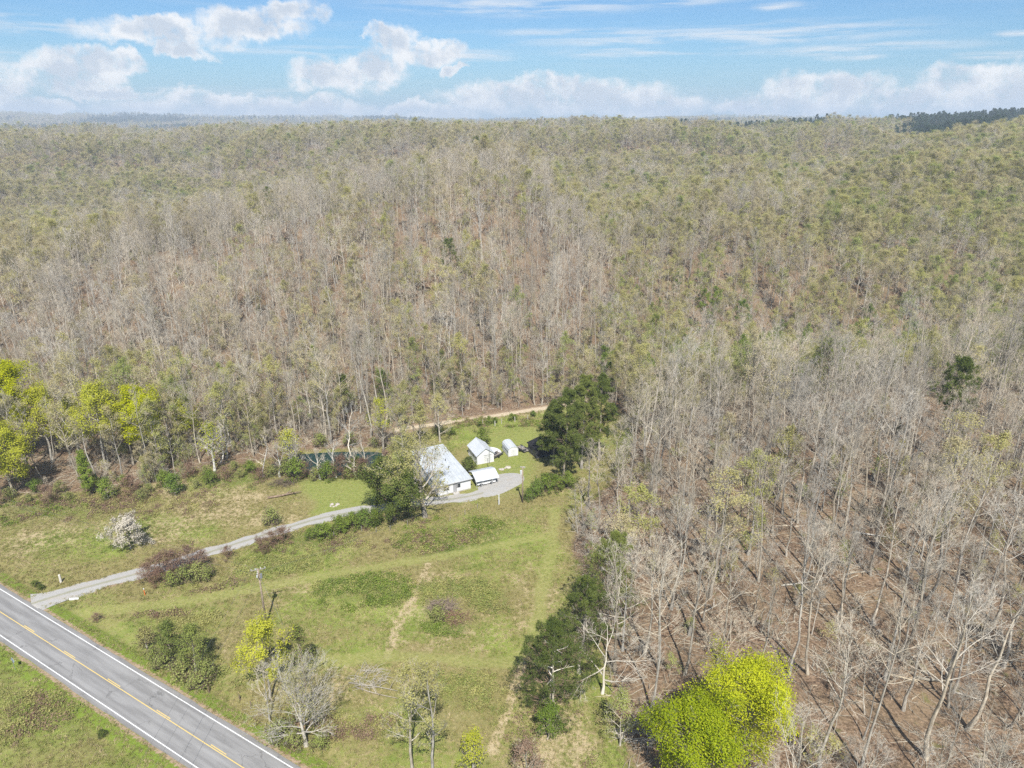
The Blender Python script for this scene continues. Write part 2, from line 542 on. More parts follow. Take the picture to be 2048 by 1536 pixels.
def build_road_materials():
    m, N, b = material('asphalt', 0.9, 0.15)
    at = N.new('ShaderNodeUVMap')
    uv = at.outputs[0]            # u: metres across, v: metres along
    sp = N.new('ShaderNodeSeparateXYZ')
    N.put(sp.inputs[0], uv)
    u, v = sp.outputs[0], sp.outputs[1]
    fine = N.noise(uv, 9.0, 4.0, 0.7)
    big = N.noise(N.vmath('MULTIPLY', uv, (1.0, 0.12, 1.0)), 0.9, 5.0, 0.6)
    c = N.mix(N.ramp(fine, 0.3, 0.7), (0.165, 0.161, 0.156), (0.212, 0.207, 0.200))
    c = N.mix(N.ramp(big, 0.35, 0.7, 0, 0.6), c, (0.31, 0.305, 0.295))
    worn = N.noise(N.vmath('MULTIPLY', uv, (2.2, 0.05, 1.0)), 1.0, 6.0, 0.7)
    c = N.mix(N.ramp(worn, 0.5, 0.75, 0, 0.5), c, (0.135, 0.132, 0.128))
    # wheel tracks, polished a little paler; oil darker between
    tr = N.math('ABSOLUTE', N.math('SUBTRACT', N.math('ABSOLUTE', u), 1.65))
    w = N.ramp(N.math('ABSOLUTE', N.math('SUBTRACT', tr, 0.8)), 0.45, 0.05)
    c = N.mix(N.math('MULTIPLY', w, 0.28), c, (0.31, 0.305, 0.295))
    # cracks and sealed seams
    vo = N.new('ShaderNodeTexVoronoi', feature='DISTANCE_TO_EDGE')
    N.put(vo.inputs['Vector'], N.vmath('ADD', N.vmath('MULTIPLY', uv, (0.30, 0.16, 1.0)), N.vmath('MULTIPLY', N.noise(uv, 1.1, 4.0, 0.6, color=True), (0.45, 0.45, 0))))
    vo.inputs['Scale'].default_value = 1.0
    cr = N.math('MULTIPLY', N.ramp(vo.outputs['Distance'], 0.016, 0.004), N.ramp(N.noise(uv, 0.18, 3.0), 0.46, 0.6))
    c = N.mix(N.math('MULTIPLY', cr, 0.5), c, (0.07, 0.068, 0.066))
    edge = N.ramp(N.math('ADD', N.math('ABSOLUTE', u), N.math('MULTIPLY', N.math('SUBTRACT', N.noise(uv, 1.2, 4.0), 0.5), 0.5)), 3.4, 3.9)
    c = N.mix(N.math('MULTIPLY', edge, 0.4), c, (0.17, 0.155, 0.135))
    N.l.new(c, b.inputs['Base Color'])
    for nm, col in (('paint_white', (0.66, 0.66, 0.64)), ('paint_yellow', (0.60, 0.44, 0.14))):
        m, N, b = material(nm, 0.7, 0.2)
        ge = N.new('ShaderNodeNewGeometry')
        n = N.noise(ge.outputs['Position'], 5.0, 5.0, 0.7)
        N.l.new(N.mix(N.ramp(n, 0.48, 0.72, 0, 0.7), col, (0.3, 0.29, 0.27)), b.inputs['Base Color'])
    m, N, b = material('gravel', 0.95, 0.1)
    ge = N.new('ShaderNodeNewGeometry')
    n = N.noise(ge.outputs['Position'], 7.0, 5.0, 0.75)
    n2 = N.noise(ge.outputs['Position'], 0.6, 4.0, 0.6)
    at = N.new('ShaderNodeUVMap')
    sp = N.new('ShaderNodeSeparateXYZ')
    N.put(sp.inputs[0], at.outputs[0])
    c = N.mix(N.ramp(n, 0.3, 0.7), (0.24, 0.232, 0.218), (0.42, 0.41, 0.385))
    c = N.mix(N.ramp(n2, 0.45, 0.75, 0, 0.5), c, (0.34, 0.29, 0.22))
    mid = N.ramp(N.math('ADD', N.math('ABSOLUTE', sp.outputs[0]), N.math('MULTIPLY', n2, 0.55)), 0.62, 0.30)
    c = N.mix(N.math('MULTIPLY', mid, 0.6), c, (0.20, 0.195, 0.10))
    N.l.new(c, b.inputs['Base Color'])
    m, N, b = material('sandy_dirt', 0.95, 0.1)
    ge = N.new('ShaderNodeNewGeometry')
    n = N.noise(ge.outputs['Position'], 1.5, 5.0, 0.7)
    N.l.new(N.mix(N.ramp(n, 0.3, 0.7), (0.36, 0.285, 0.19), (0.50, 0.42, 0.31)), b.inputs['Base Color'])


build_road_materials()


def metal_roof(name, a, b_, rough, dirt):
    m, N, b = material(name, rough, 0.4)
    tc = N.new('ShaderNodeTexCoord')
    n = N.noise(N.vmath('MULTIPLY', tc.outputs['Object'], (1.0, 0.35, 1.0)), 1.2, 6.0, 0.65)
    c = N.mix(N.ramp(n, 0.3, 0.7), a, b_)
    n2 = N.noise(tc.outputs['Object'], 0.7, 5.0, 0.7)
    c = N.mix(N.ramp(n2, 0.5, 0.8, 0, dirt), c, (0.30, 0.29, 0.26))
    N.l.new(c, b.inputs['Base Color'])


metal_roof('roof_white', (0.43, 0.455, 0.475), (0.49, 0.51, 0.53), 0.6, 0.2)
metal_roof('roof_old', (0.37, 0.395, 0.415), (0.47, 0.495, 0.51), 0.6, 0.5)
plain('wall_white', (0.64, 0.645, 0.64), 0.7, 0.2, 0.07, 0.8)
plain('trim_white', (0.58, 0.58, 0.57), 0.6, 0.3, 0.05)
plain('trim_grey', (0.30, 0.30, 0.30), 0.7, 0.2, 0.1)
plain('concrete', (0.42, 0.40, 0.37), 0.9, 0.1, 0.15, 1.5)
plain('shingle_black', (0.018, 0.018, 0.020), 0.9, 0.15, 0.35, 2.0)
plain('dark_metal', (0.06, 0.06, 0.065), 0.5, 0.4, 0.3)
plain('grey_metal', (0.30, 0.31, 0.33), 0.45, 0.5, 0.15, 3.0, 0.4)
plain('glass_dark', (0.02, 0.025, 0.03), 0.08, 0.6, 0.1)
plain('car_white', (0.76, 0.76, 0.75), 0.25, 0.5, 0.03)
plain('tyre', (0.02, 0.02, 0.02), 0.9, 0.1, 0.2)
plain('pole_wood', (0.27, 0.215, 0.16), 0.9, 0.1, 0.25, 2.0)
plain('old_wood', (0.26, 0.235, 0.205), 0.9, 0.1, 0.3, 2.0)
plain('porcelain', (0.55, 0.56, 0.56), 0.3, 0.5, 0.05)
plain('wire', (0.10, 0.10, 0.10), 0.6, 0.3, 0.1)
plain('orange', (0.70, 0.16, 0.03), 0.6, 0.3, 0.1)
plain('sign_back', (0.30, 0.36, 0.42), 0.5, 0.4, 0.08)
plain('stone', (0.40, 0.36, 0.31), 0.9, 0.1, 0.25)
plain('tarp', (0.62, 0.62, 0.60), 0.6, 0.3, 0.08)


def build_water():
    m, N, b = material('water', 0.06, 0.5)
    b.inputs['Base Color'].default_value = (0.010, 0.034, 0.032, 1)
    ge = N.new('ShaderNodeNewGeometry')
    bp = N.new('ShaderNodeBump')
    bp.inputs['Strength'].default_value = 0.15
    bp.inputs['Distance'].default_value = 0.05
    N.l.new(N.noise(ge.outputs['Position'], 2.5, 3.0), bp.inputs['Height'])
    N.l.new(bp.outputs[0], b.inputs['Normal'])


build_water()


# ------------------------------------------------------------------ mesh helpers
def tag(o, label=None, cat=None, group=None, kind=None):
    if label:
        o['label'] = label
    if cat:
        o['category'] = cat
    if group:
        o['group'] = group
    if kind:
        o['kind'] = kind
    return o


def mesh_from(name, V, faces_list, mats, mat_idx=None, smooth=False):
    """faces_list: list of (n,k) index arrays; mat_idx: one material index for each array"""
    me = bpy.data.meshes.new(name)
    nf = sum(len(f) for f in faces_list)
    me.vertices.add(len(V))
    me.vertices.foreach_set('co', np.ascontiguousarray(V, dtype=np.float32).ravel())
    loops = np.concatenate([np.asarray(f, dtype=np.int32).ravel() for f in faces_list]) if nf else np.zeros(0, np.int32)
    tot = np.concatenate([np.full(len(f), f.shape[1], np.int32) for f in faces_list])
    start = np.concatenate([[0], np.cumsum(tot)[:-1]]).astype(np.int32)
    me.loops.add(len(loops))
    me.loops.foreach_set('vertex_index', loops)
    me.polygons.add(nf)
    me.polygons.foreach_set('loop_start', start)
    me.polygons.foreach_set('loop_total', tot)
    for m in mats:
        me.materials.append(MATS[m])
    if mat_idx is not None:
        me.polygons.foreach_set('material_index', np.concatenate([np.full(len(f), i, np.int32) for f, i in zip(faces_list, mat_idx)]))
    me.polygons.foreach_set('use_smooth', np.full(nf, smooth, bool))
    me.update(calc_edges=True)
    return me


def link(name, me, parent=None, loc=None, rz=None):
    o = bpy.data.objects.new(name, me)
    COL.objects.link(o)
    if parent is not None:
        o.parent = parent
    if loc is not None:
        o.location = loc
    if rz is not None:
        o.rotation_euler = (0, 0, rz)
    return o


def empty(name, loc, rz=0.0, scale=None):
    o = bpy.data.objects.new(name, None)
    o.empty_display_size = 0.3
    COL.objects.link(o)
    o.location = loc
    o.rotation_euler = (0, 0, rz)
    if scale:
        o.scale = scale
    return o


class MB:
    """collects boxes, prisms and tubes; build() makes ONE mesh object"""
    def __init__(self):
        self.v, self.f = [], []

    def add(self, v, f):
        o = len(self.v)
        self.v += [tuple(q) for q in v]
        self.f += [tuple(i + o for i in q) for q in f]
        return self

    def box(self, x0, x1, y0, y1, z0, z1):
        v = [(x, y, z) for z in (z0, z1) for y in (y0, y1) for x in (x0, x1)]
        return self.add(v, [(0, 2, 3, 1), (4, 5, 7, 6), (0, 1, 5, 4), (2, 6, 7, 3), (0, 4, 6, 2), (1, 3, 7, 5)])

    def hexa(self, b, t):
        return self.add(list(b) + list(t), [(3, 2, 1, 0), (4, 5, 6, 7), (0, 1, 5, 4), (1, 2, 6, 5), (2, 3, 7, 6), (3, 0, 4, 7)])

    def prism(self, pts, y0, y1):
        """outline in x,z pushed along y"""
        n = len(pts)
        v = [(x, y0, z) for x, z in pts] + [(x, y1, z) for x, z in pts]
        f = [tuple(range(n)), tuple(range(2 * n - 1, n - 1, -1))] + [(i, i + n, (i + 1) % n + n, (i + 1) % n) for i in range(n)]
        return self.add(v, f)

    def tube(self, pts, rads, s=8):
        pts = [np.array(p, float) for p in pts]
        rings = []
        for i, p in enumerate(pts):
            d = pts[min(i + 1, len(pts) - 1)] - pts[max(i - 1, 0)]
            d /= np.linalg.norm(d) + 1e-9
            ref = np.array([0, 0, 1.0]) if abs(d[2]) < 0.9 else np.array([1.0, 0, 0])
            a = np.cross(d, ref)
            a /= np.linalg.norm(a)
            b = np.cross(d, a)
            rings.append([p + rads[i] * (math.cos(2 * math.pi * k / s) * a + math.sin(2 * math.pi * k / s) * b) for k in range(s)])
        v = [q for r in rings for q in r]
        f = [(i * s + k, i * s + (k + 1) % s, (i + 1) * s + (k + 1) % s, (i + 1) * s + k) for i in range(len(pts) - 1) for k in range(s)]
        f += [tuple(range(s))[::-1], tuple((len(pts) - 1) * s + k for k in range(s))]
        return self.add(v, f)

    def build(self, name, mat, parent=None, smooth=False, bevel=0):
        me = bpy.data.meshes.new(name)
        me.from_pydata(self.v, [], self.f)
        me.materials.append(MATS[mat])
        for p in me.polygons:
            p.use_smooth = smooth
        me.update()
        o = link(name, me, parent)
        if bevel:
            b = o.modifiers.new('bevel', 'BEVEL')
            b.width = bevel
            b.segments = 2
        return o


def nrm(v):
    return v / (np.linalg.norm(v, axis=-1, keepdims=True) + 1e-9)


def tubes(P, Rr, s):
    """many polylines at once: P (N,K,3), Rr (N,K) -> verts, quads"""
    N, K, _ = P.shape
    D = np.empty_like(P)
    D[:, 1:-1] = P[:, 2:] - P[:, :-2]
    D[:, 0] = P[:, 1] - P[:, 0]
    D[:, -1] = P[:, -1] - P[:, -2]
    D = nrm(D)
    ref = np.where(np.abs(D[..., 2:3]) < 0.9, np.array([0, 0, 1.0]), np.array([1.0, 0, 0]))
    A = nrm(np.cross(D, ref))
    B = np.cross(D, A)
    ang = np.arange(s) * 2 * np.pi / s
    ring = P[:, :, None] + Rr[:, :, None, None] * (np.cos(ang)[None, None, :, None] * A[:, :, None] + np.sin(ang)[None, None, :, None] * B[:, :, None])
    V = ring.reshape(-1, 3)
    i = np.arange(N)[:, None, None] * K * s + np.arange(K - 1)[None, :, None] * s
    k = np.arange(s)[None, None, :]
    k2 = (k + 1) % s
    Fq = np.stack([i + k, i + k2, i + s + k2, i + s + k], -1).reshape(-1, 4)
    return V, Fq


def grow(rg, S, D, L, K, up, jit):
    N = len(S)
    P = np.empty((N, K, 3))
    P[:, 0] = S
    d = nrm(D)
    for i in range(1, K):
        d = nrm(d + up * np.array([0, 0, 1.0]) + rg.normal(0, jit, (N, 3)))
        P[:, i] = P[:, i - 1] + d * (L / (K - 1))[:, None]
    return P


def sprout(rg, P, Rr, L, n, t0, t1, a0, a1, lr, up_bias=0.0):
    """n children on each polyline"""
    N, K, _ = P.shape
    idx = np.repeat(np.arange(N), n)
    t = rg.uniform(t0, t1, N * n)
    ft = t * (K - 1)
    i = np.clip(ft.astype(int), 0, K - 2)
    w = (ft - i)[:, None]
    S = P[idx, i] * (1 - w) + P[idx, i + 1] * w
    pd = nrm(P[idx, i + 1] - P[idx, i])
    r = Rr[idx, i] * (1 - w[:, 0]) + Rr[idx, i + 1] * w[:, 0]
    per = nrm(np.cross(pd, rg.normal(0, 1, (N * n, 3))))
    a = rg.uniform(a0, a1, N * n)
    D = pd * np.cos(a)[:, None] + per * np.sin(a)[:, None]
    D[:, 2] += up_bias
    Lc = L[idx] * lr * (1.1 - 0.65 * t) * rg.uniform(0.7, 1.25, N * n)
    return S, nrm(D), Lc, r


class Tree:
    """trunk, limbs, branches and twigs of a tree as arrays"""
    def __init__(self, seed, h=24.0, r0=0.24, cb=0.45, spread=5.0, n1=13, n2=5, n3=4, n4=4, a_lo=58, a_hi=28, up=0.10,
                 wob=0.03, top=0.15, round_=0.5, fork=False, twig=1.0, tw_w=0.022, lean=(0, 0), limb_r=0.5):
        rg = np.random.default_rng(seed)
        self.rg = rg
        K0 = 9
        zt = np.linspace(0, 1, K0)
        P = np.zeros((1, K0, 3))
        P[0, :, 2] = zt * h
        wx = np.cumsum(rg.normal(0, wob * h / K0 * 2.2, (K0, 2)), 0)
        wx[0] = 0
        P[0, :, :2] = wx + np.outer(zt * h, lean)
        R0 = (r0 * (1 - zt * (1 - top)) * (1 + 0.5 * np.exp(-zt * 25)))[None]
        self.levels = [(P, R0, 7)]
        # limbs
        t = cb + (0.985 - cb) * (np.arange(n1) + rg.uniform(0, 1, n1)) / n1
        ft = t * (K0 - 1)
        i = np.clip(ft.astype(int), 0, K0 - 2)
        w = (ft - i)[:, None]
        S = P[0, i] * (1 - w) + P[0, i + 1] * w
        rr = R0[0, i] * (1 - w[:, 0]) + R0[0, i + 1] * w[:, 0]
        az = np.arange(n1) * 2.399 + rg.uniform(-0.5, 0.5, n1) + rg.uniform(0, 6.28)
        tc = (t - cb) / (1 - cb)
        a = np.radians(a_lo + (a_hi - a_lo) * tc + rg.normal(0, 8, n1))
        D = np.stack([np.cos(az) * np.sin(a), np.sin(az) * np.sin(a), np.cos(a)], 1)
        L = spread * ((1 - round_) * (1 - 0.7 * tc) + round_ * np.sin(np.pi * np.clip(tc * 0.78 + 0.2, 0, 1))) * rg.uniform(0.75, 1.2, n1)
        L = np.maximum(L, 0.8)
        P1 = grow(rg, S, D, L, 6, up, 0.10)
        q = np.linspace(0, 1, 6)
        R1 = np.minimum(rr * limb_r, 0.16 * L / 4 + 0.02)[:, None] * (1 - 0.8 * q)
        self.levels.append((P1, R1, 5))
        S, D, Lc, r = sprout(rg, P1, R1, L, n2, 0.22, 0.97, 0.4, 0.95, 0.55, 0.12)
        P2 = grow(rg, S, D, Lc, 4, up * 0.9, 0.13)
        R2 = np.clip(r * 0.6, 0.014, None)[:, None] * (1 - 0.7 * np.linspace(0, 1, 4))
        self.levels.append((P2, R2, 4))
        S, D, L3, r = sprout(rg, P2, R2, Lc, n3, 0.2, 1.0, 0.35, 0.95, 0.6, 0.1)
        L3 = np.clip(L3, 0.3, None)
        P3 = grow(rg, S, D, L3, 3, up * 0.8, 0.15)
        R3 = np.clip(r * 0.6, 0.011, 0.03)[:, None] * (1 - 0.6 * np.linspace(0, 1, 3))
        self.levels.append((P3, R3, 3))
        S, D, L4, r = sprout(rg, P3, R3, L3, n4, 0.2, 1.0, 0.3, 0.95, 0.75, 0.08)
        L4 = np.clip(L4, 0.25, 1.3) * twig
        self.tw = (S, S + D * L4[:, None], np.full(len(S), tw_w))
        self.tips = self.tw[1]

    def wood(self, lv=(0, 1, 2, 3, 4), mi=0):
        Vs, Fs, o = [], [], 0
        for k, (P, Rr, s) in enumerate(self.levels):
            if k in lv:
                V, Fq = tubes(P, Rr, s)
                Vs.append(V)
                Fs.append(Fq + o)
                o += len(V)
        tri = np.zeros((0, 3), int)
        if 4 in lv:
            A, B, w = self.tw
            side = nrm(np.cross(B - A, self.rg.normal(0, 1, A.shape))) * w[:, None] * 0.5
            V = np.stack([A - side, A + side, B], 1).reshape(-1, 3)
            tri = np.arange(len(V)).reshape(-1, 3) + o
            Vs.append(V)
        return (np.concatenate(Vs) if Vs else np.zeros((0, 3))), Fs, tri

    def leaves(self, n, size, jit=0.35, bias=None, up=0.35):
        rg = self.rg
        tips = self.tips
        p = None
        if bias is not None:
            p = bias(tips)
            p = p / p.sum()
        i = rg.choice(len(tips), n, p=p)
        S = self.tw[0][i]
        c = S + (tips[i] - S) * rg.uniform(0.3, 1.1, (n, 1)) + rg.normal(0, jit, (n, 3))
        mid = tips.mean(0) - np.array([0, 0, 0.18 * np.ptp(tips[:, 2])])
        return leaf_faces(rg, c, size, up, nrm(c - mid))


def leaf_faces(rg, c, size, up=0.35, out=None):
    n = len(c)
    nn = rg.normal(0, 1, (n, 3)) * (1.0 if out is None else 0.55) + np.array([0, 0, up])
    if out is not None:
        nn = nn + out
    nn = nrm(nn)
    a = nrm(np.cross(nn, rg.normal(0, 1, (n, 3))))
    b = np.cross(nn, a)
    s = size * rg.uniform(0.6, 1.35, (n, 1))
    V = np.stack([c - a * s * 0.5, c + b * s * 0.33, c + a * s * 0.5, c - b * s * 0.33], 1).reshape(-1, 3)
    return V, np.arange(4 * n).reshape(-1, 4)


def join(parts):
    """parts: list of (V, [face arrays], material index) -> V, faces, indices"""
    Vs, Fs, Ms, o = [], [], [], 0
    for V, fl, mi in parts:
        for f in fl:
            if len(f):
                Fs.append(np.asarray(f) + o)
                Ms.append(mi)
        Vs.append(V)
        o += len(V)
    return np.concatenate(Vs), Fs, Ms


def needle_tufts(rg, c, n, L, w, up=0.25):
    """radiating needle sprays at the centres c"""
    m = len(c)
    cc = np.repeat(c, n, 0)
    d = nrm(rg.normal(0, 1, (m * n, 3)) + np.array([0, 0, up]))
    side = nrm(np.cross(d, rg.normal(0, 1, d.shape))) * w
    LL = L * rg.uniform(0.6, 1.25, (m * n, 1))
    V = np.stack([cc - side, cc + side, cc + d * LL + side * 0.4, cc + d * LL - side * 0.4], 1).reshape(-1, 3)
    return V, np.arange(len(V)).reshape(-1, 4)


class Proto:
    """a kind of tree: separate meshes for its parts (individuals) and one mesh of all (mass)"""
    def __init__(self, name, wood_mats, wood_parts, leaf_mat=None, leaf_part=None):
        self.parts = []
        tv, tf, bv, bf, bt = wood_parts
        self.parts.append(('trunk', mesh_from(name + '_trunk', tv, tf, [wood_mats[0]], smooth=True)))
        if len(bv):
            self.parts.append(('branches', mesh_from(name + '_branches', bv, bf + ([bt] if len(bt) else []), [wood_mats[1]])))
        if leaf_mat:
            self.parts.append(('crown', mesh_from(name + '_crown', leaf_part[0], [leaf_part[1]], [leaf_mat])))
        prt = [(tv, tf, 0), (bv, bf + ([bt] if len(bt) else []), 1)]
        mats = list(wood_mats[:2])
        if leaf_mat:
            prt.append((leaf_part[0], [leaf_part[1]], 2))
            mats.append(leaf_mat)
        V, Fs, Ms = join(prt)
        self.mass = mesh_from(name, V, Fs, mats, Ms)
        self.name = name


def proto(name, T, wood_mats=('bark', 'bark_twig'), leaf_mat=None, lf=None, lv_branch=(1, 2, 3, 4)):
    tv, tf, _ = T.wood((0,))
    bv, bf, bt = T.wood(lv_branch)
    return Proto(name, wood_mats, (tv, tf, bv, bf, bt), leaf_mat, lf)


P = {}
# forest-grown bare trees: tall clear trunk, narrow ascending crown
for k in range(11):
    rg = random.Random(100 + k)
    h = rg.uniform(19, 27.5)
    T = Tree(200 + k, h=h, r0=rg.uniform(0.15, 0.25), cb=rg.uniform(0.38, 0.55), spread=rg.uniform(5.0, 7.2), n1=15, n2=6, n3=5, n4=3,
             a_lo=rg.uniform(46, 62), a_hi=22, up=rg.uniform(0.08, 0.16), wob=0.035, lean=(rg.uniform(-.03, .03), rg.uniform(-.03, .03)))
    P['bare%d' % k] = proto('bare_tree_%d' % k, T)
# slim poles of young trees
for k in range(2):
    T = Tree(300 + k, h=17, r0=0.11, cb=0.45, spread=2.6, n1=11, n2=4, n3=3, n4=3, up=0.14, wob=0.05)
    P['slim%d' % k] = proto('slim_tree_%d' % k, T)
# trees coming into leaf
for nm, mat, n, size in (('tan', 'leaf_tan', 2600, 0.23), ('olive', 'leaf_olive', 3400, 0.25), ('fresh', 'leaf_fresh', 3000, 0.26), ('green', 'leaf_green', 5200, 0.30)):
    for k in range(3 if nm in ('tan', 'olive') else 2):
        rg = random.Random(nm + str(k))
        T = Tree(400 + k * 7 + len(nm), h=rg.uniform(19, 24), r0=0.23, cb=0.36, spread=rg.uniform(4.8, 6.2), n1=14, n2=6, n3=4, n4=4, a_lo=62, a_hi=25, up=0.1, round_=0.75)
        P['%s%d' % (nm, k)] = proto('%s_tree_%d' % (nm, k), T, leaf_mat=mat, lf=T.leaves(n, size, 0.3))
# fuller rounded crowns of the upper slopes
for k in range(4):
    T = Tree(700 + k, h=20 + k, r0=0.22, cb=0.30, spread=7.0, n1=18, n2=6, n3=5, n4=4, a_lo=66, a_hi=18, up=0.09, round_=0.9, tw_w=0.03)
    P['round%d' % k] = proto('round_tree_%d' % k, T)
for nm, mat, n, size in (('rtan', 'leaf_tan', 7000, 0.21), ('rolive', 'leaf_olive', 8500, 0.22), ('rfresh', 'leaf_fresh', 8500, 0.22), ('rgreen', 'leaf_fresh', 11000, 0.24)):
    for k in range(2):
        T = Tree(720 + k * 7 + len(nm), h=20 + 2 * k, r0=0.22, cb=0.28, spread=6.8, n1=18, n2=6, n3=4, n4=3, a_lo=68, a_hi=18, up=0.08, round_=0.95)
        P['%s%d' % (nm, k)] = proto('%s_tree_%d' % (nm, k), T, leaf_mat=mat, lf=T.leaves(n, size, 0.32))
# forest pine
for k in range(2):
    T = Tree(500 + k, h=23, r0=0.22, cb=0.5, spread=3.6, n1=22, n2=5, n3=3, n4=2, a_lo=84, a_hi=45, up=0.03, round_=0.35)
    rg = T.rg
    c = T.levels[3][0][:, -1][rg.permutation(len(T.levels[3][0]))[:260]] + rg.normal(0, 0.15, (260, 3))
    P['pine%d' % k] = proto('pine_tree_%d' % k, T, ('bark_brown', 'bark_brown'), 'needle', needle_tufts(rg, c, 14, 0.55, 0.035), (1, 2))
T = Tree(510, h=22, r0=0.2, cb=0.35, spread=3.6, n1=20, n2=5, n3=3, n4=2, a_lo=84, a_hi=40, up=0.03, round_=0.3)
c = T.levels[3][0][:, -1]
P['farpine'] = proto('far_pine_tree', T, ('bark_brown', 'bark_brown'), 'needle_far', needle_tufts(T.rg, c, 12, 0.8, 0.08), (1, 2))
# undergrowth
for nm, mat in (('under_green', 'leaf_fresh'), ('under_olive', 'leaf_olive')):
    T = Tree(600 + len(nm), h=4.5, r0=0.05, cb=0.15, spread=2.2, n1=10, n2=4, n3=3, n4=2, up=0.1)
    P[nm] = proto(nm, T, leaf_mat=mat, lf=T.leaves(500, 0.2, 0.25))
T = Tree(611, h=4.0, r0=0.04, cb=0.1, spread=2.2, n1=12, n2=5, n3=4, n4=3, up=0.1)
P['under_bare'] = proto('under_bare', T)


def tree_object(name, pr, x, y, h_scale=1.0, w_scale=None, rz=None, label=None, cat='tree', group=None, lean=(0, 0), z=None):
    w_scale = w_scale or h_scale
    rz = random.uniform(0, 6.28) if rz is None else rz
    z = gz(x, y) - 0.05 if z is None else z
    e = empty(name, (x, y, z), rz, (w_scale, w_scale, h_scale))
    e.rotation_euler = (lean[0], lean[1], rz)
    for pn, me in pr.parts:
        link(pn, me, e)
    tag(e, label, cat, group)
    return e


# ------------------------------------------------------------------ the ground sheet
def axis(fine0, fine1, step, lo, hi, g=1.045):
    a = list(np.arange(fine0, fine1 + 1e-6, step))
    s, v = step, a[-1]
    while v < hi:
        s = min(s * g, 160)
        v += s
        a.append(v)
    s, v = step, a[0]
    while v > lo:
        s = min(s * g, 160)
        v -= s
        a.insert(0, v)
    return np.array(a)


def build_ground():
    xs = axis(-125, 34, 0.5, -7500, 7500)
    ys = axis(56, 205, 0.5, -200, 8200)
    nx, ny = len(xs), len(ys)
    Xg, Yg = np.meshgrid(xs, ys)
    X, Y = Xg.ravel(), Yg.ravel()
    Z = ground(X, Y)
    i = (np.arange(ny - 1)[:, None] * nx + np.arange(nx - 1)[None, :]).ravel()
    Fq = np.stack([i, i + 1, i + 1 + nx, i + nx], 1)
    me = mesh_from('ground', np.stack([X, Y, Z], 1), [Fq], ['ground'], smooth=True)

    def attr(nm, v):
        a = me.attributes.new(nm, 'FLOAT', 'POINT')
        a.data.foreach_set('value', np.ascontiguousarray(v, dtype=np.float32))
    wob = (fbm(X, Y, 9, 41) - 0.5) * 5
    forest = np.maximum(poly_mask(X + wob, Y + wob, WOOD_R, 4.0), poly_mask(X + wob, Y + wob * 0.5, HILL, 4.0))
    attr('forest', forest)
    wm = (fbm(X, Y, 3, 61, 3) - 0.5) * 1.6
    m = 0.8 * np.clip(1.6 - (line_dist(X, Y, STRIP1) + wm) / 1.2, 0, 1)
    m = np.maximum(m, 0.75 * np.clip(1.6 - (line_dist(X, Y, STRIP2) + wm) / 1.2, 0, 1))
    m = np.maximum(m, 0.5 * np.clip(1.8 - (line_dist(X, Y, STRIP3) + wm) / 1.4, 0, 1))
    attr('mow', m)
    path = smooth_line(GP((775, 1312), (795, 1250), (835, 1180), (855, 1130)))
    path2 = smooth_line(GP((1045, 1330), (1015, 1420), (985, 1500)))
    dp = np.minimum(line_dist(X, Y, path), line_dist(X, Y, path2))
    dry = 0.9 * np.clip(1.6 - dp / 0.7, 0, 1)
    for (px, py, rx, ry, s) in [(870, 1165, 40, 22, .8), (650, 1385, 110, 45, .5), (300, 1060, 130, 30, .5), (440, 1010, 120, 40, .6), (80, 1080, 90, 30, .5), (540, 1040, 70, 20, .5),
                                (560, 1180, 60, 25, .4), (900, 1270, 110, 40, .35), (1080, 1200, 70, 90, .3), (1120, 1480, 90, 90, .6), (60, 1010, 110, 22, .7), (300, 980, 90, 20, .6), (820, 1240, 60, 40, .4)]:
        c = G(px, py)
        cx = np.linalg.norm(G(px + rx, py) - c)
        cy = np.linalg.norm(G(px, py - ry) - c)
        dry = np.maximum(dry, s * np.clip(1.4 - np.hypot((X - c[0]) / cx, (Y - c[1]) / cy), 0, 1))
    attr('dry', dry)
    wd = 0 * X
    for (px, py, rx, ry, s) in [(725, 1182, 95, 34, .55), (560, 1130, 90, 22, .7), (900, 1082, 110, 34, .9), (960, 1060, 60, 24, .8), (905, 1180, 80, 22, .7), (900, 1250, 50, 22, .8), (380, 1240, 60, 18, .5),
                                (100, 1015, 130, 22, .7), (230, 1000, 60, 16, .7), (470, 950, 90, 24, .7), (640, 1080, 90, 22, .7), (980, 1200, 60, 30, .6), (930, 1390, 90, 50, .5), (60, 1430, 60, 40, .6), (700, 1440, 90, 40, .5), (320, 1215, 70, 10, .6)]:
        c = G(px, py)
        cx = np.linalg.norm(G(px + rx, py) - c)
        cy = np.linalg.norm(G(px, py - ry) - c)
        wd = np.maximum(wd, s * np.clip(1.5 - np.hypot((X - c[0]) / cx, (Y - c[1]) / cy), 0, 1))
    attr('weed', wd)
    wl = (fbm(X, Y, 5, 62, 3) - 0.5) * 4
    attr('lawn', np.maximum(0.85 * poly_mask(X + wl, Y + wl, LAWN, 2.5), 0.8 * poly_mask(X + wl, Y + wl, YARD, 6.0)))
    d = line_dist(X, Y, ROAD)
    side = (X - RA[0]) * RN[0] + (Y - RA[1]) * RN[1]
    v = np.clip(1.6 - np.abs(d - 5.2) / 1.2, 0, 1)
    v = np.where(side < 0, np.maximum(v, 0.42), v * 0.9)
    attr('verge', v)
    dd = np.clip(1.3 - np.abs(d + wob * 0.08 - 4.2) / 0.45, 0, 0.95)
    dd = np.maximum(dd, np.clip(1.4 - np.abs(line_dist(X, Y, DRIVE) - 1.7) / 0.5, 0, .75) * (X < -60))
    dd = np.maximum(dd, 0.7 * np.clip(1.5 - line_dist(X, Y, VROAD) / 3.2, 0, 1))
    attr('dirt', dd)
    o = link('ground', me)
    tag(o, kind='structure')


build_ground()


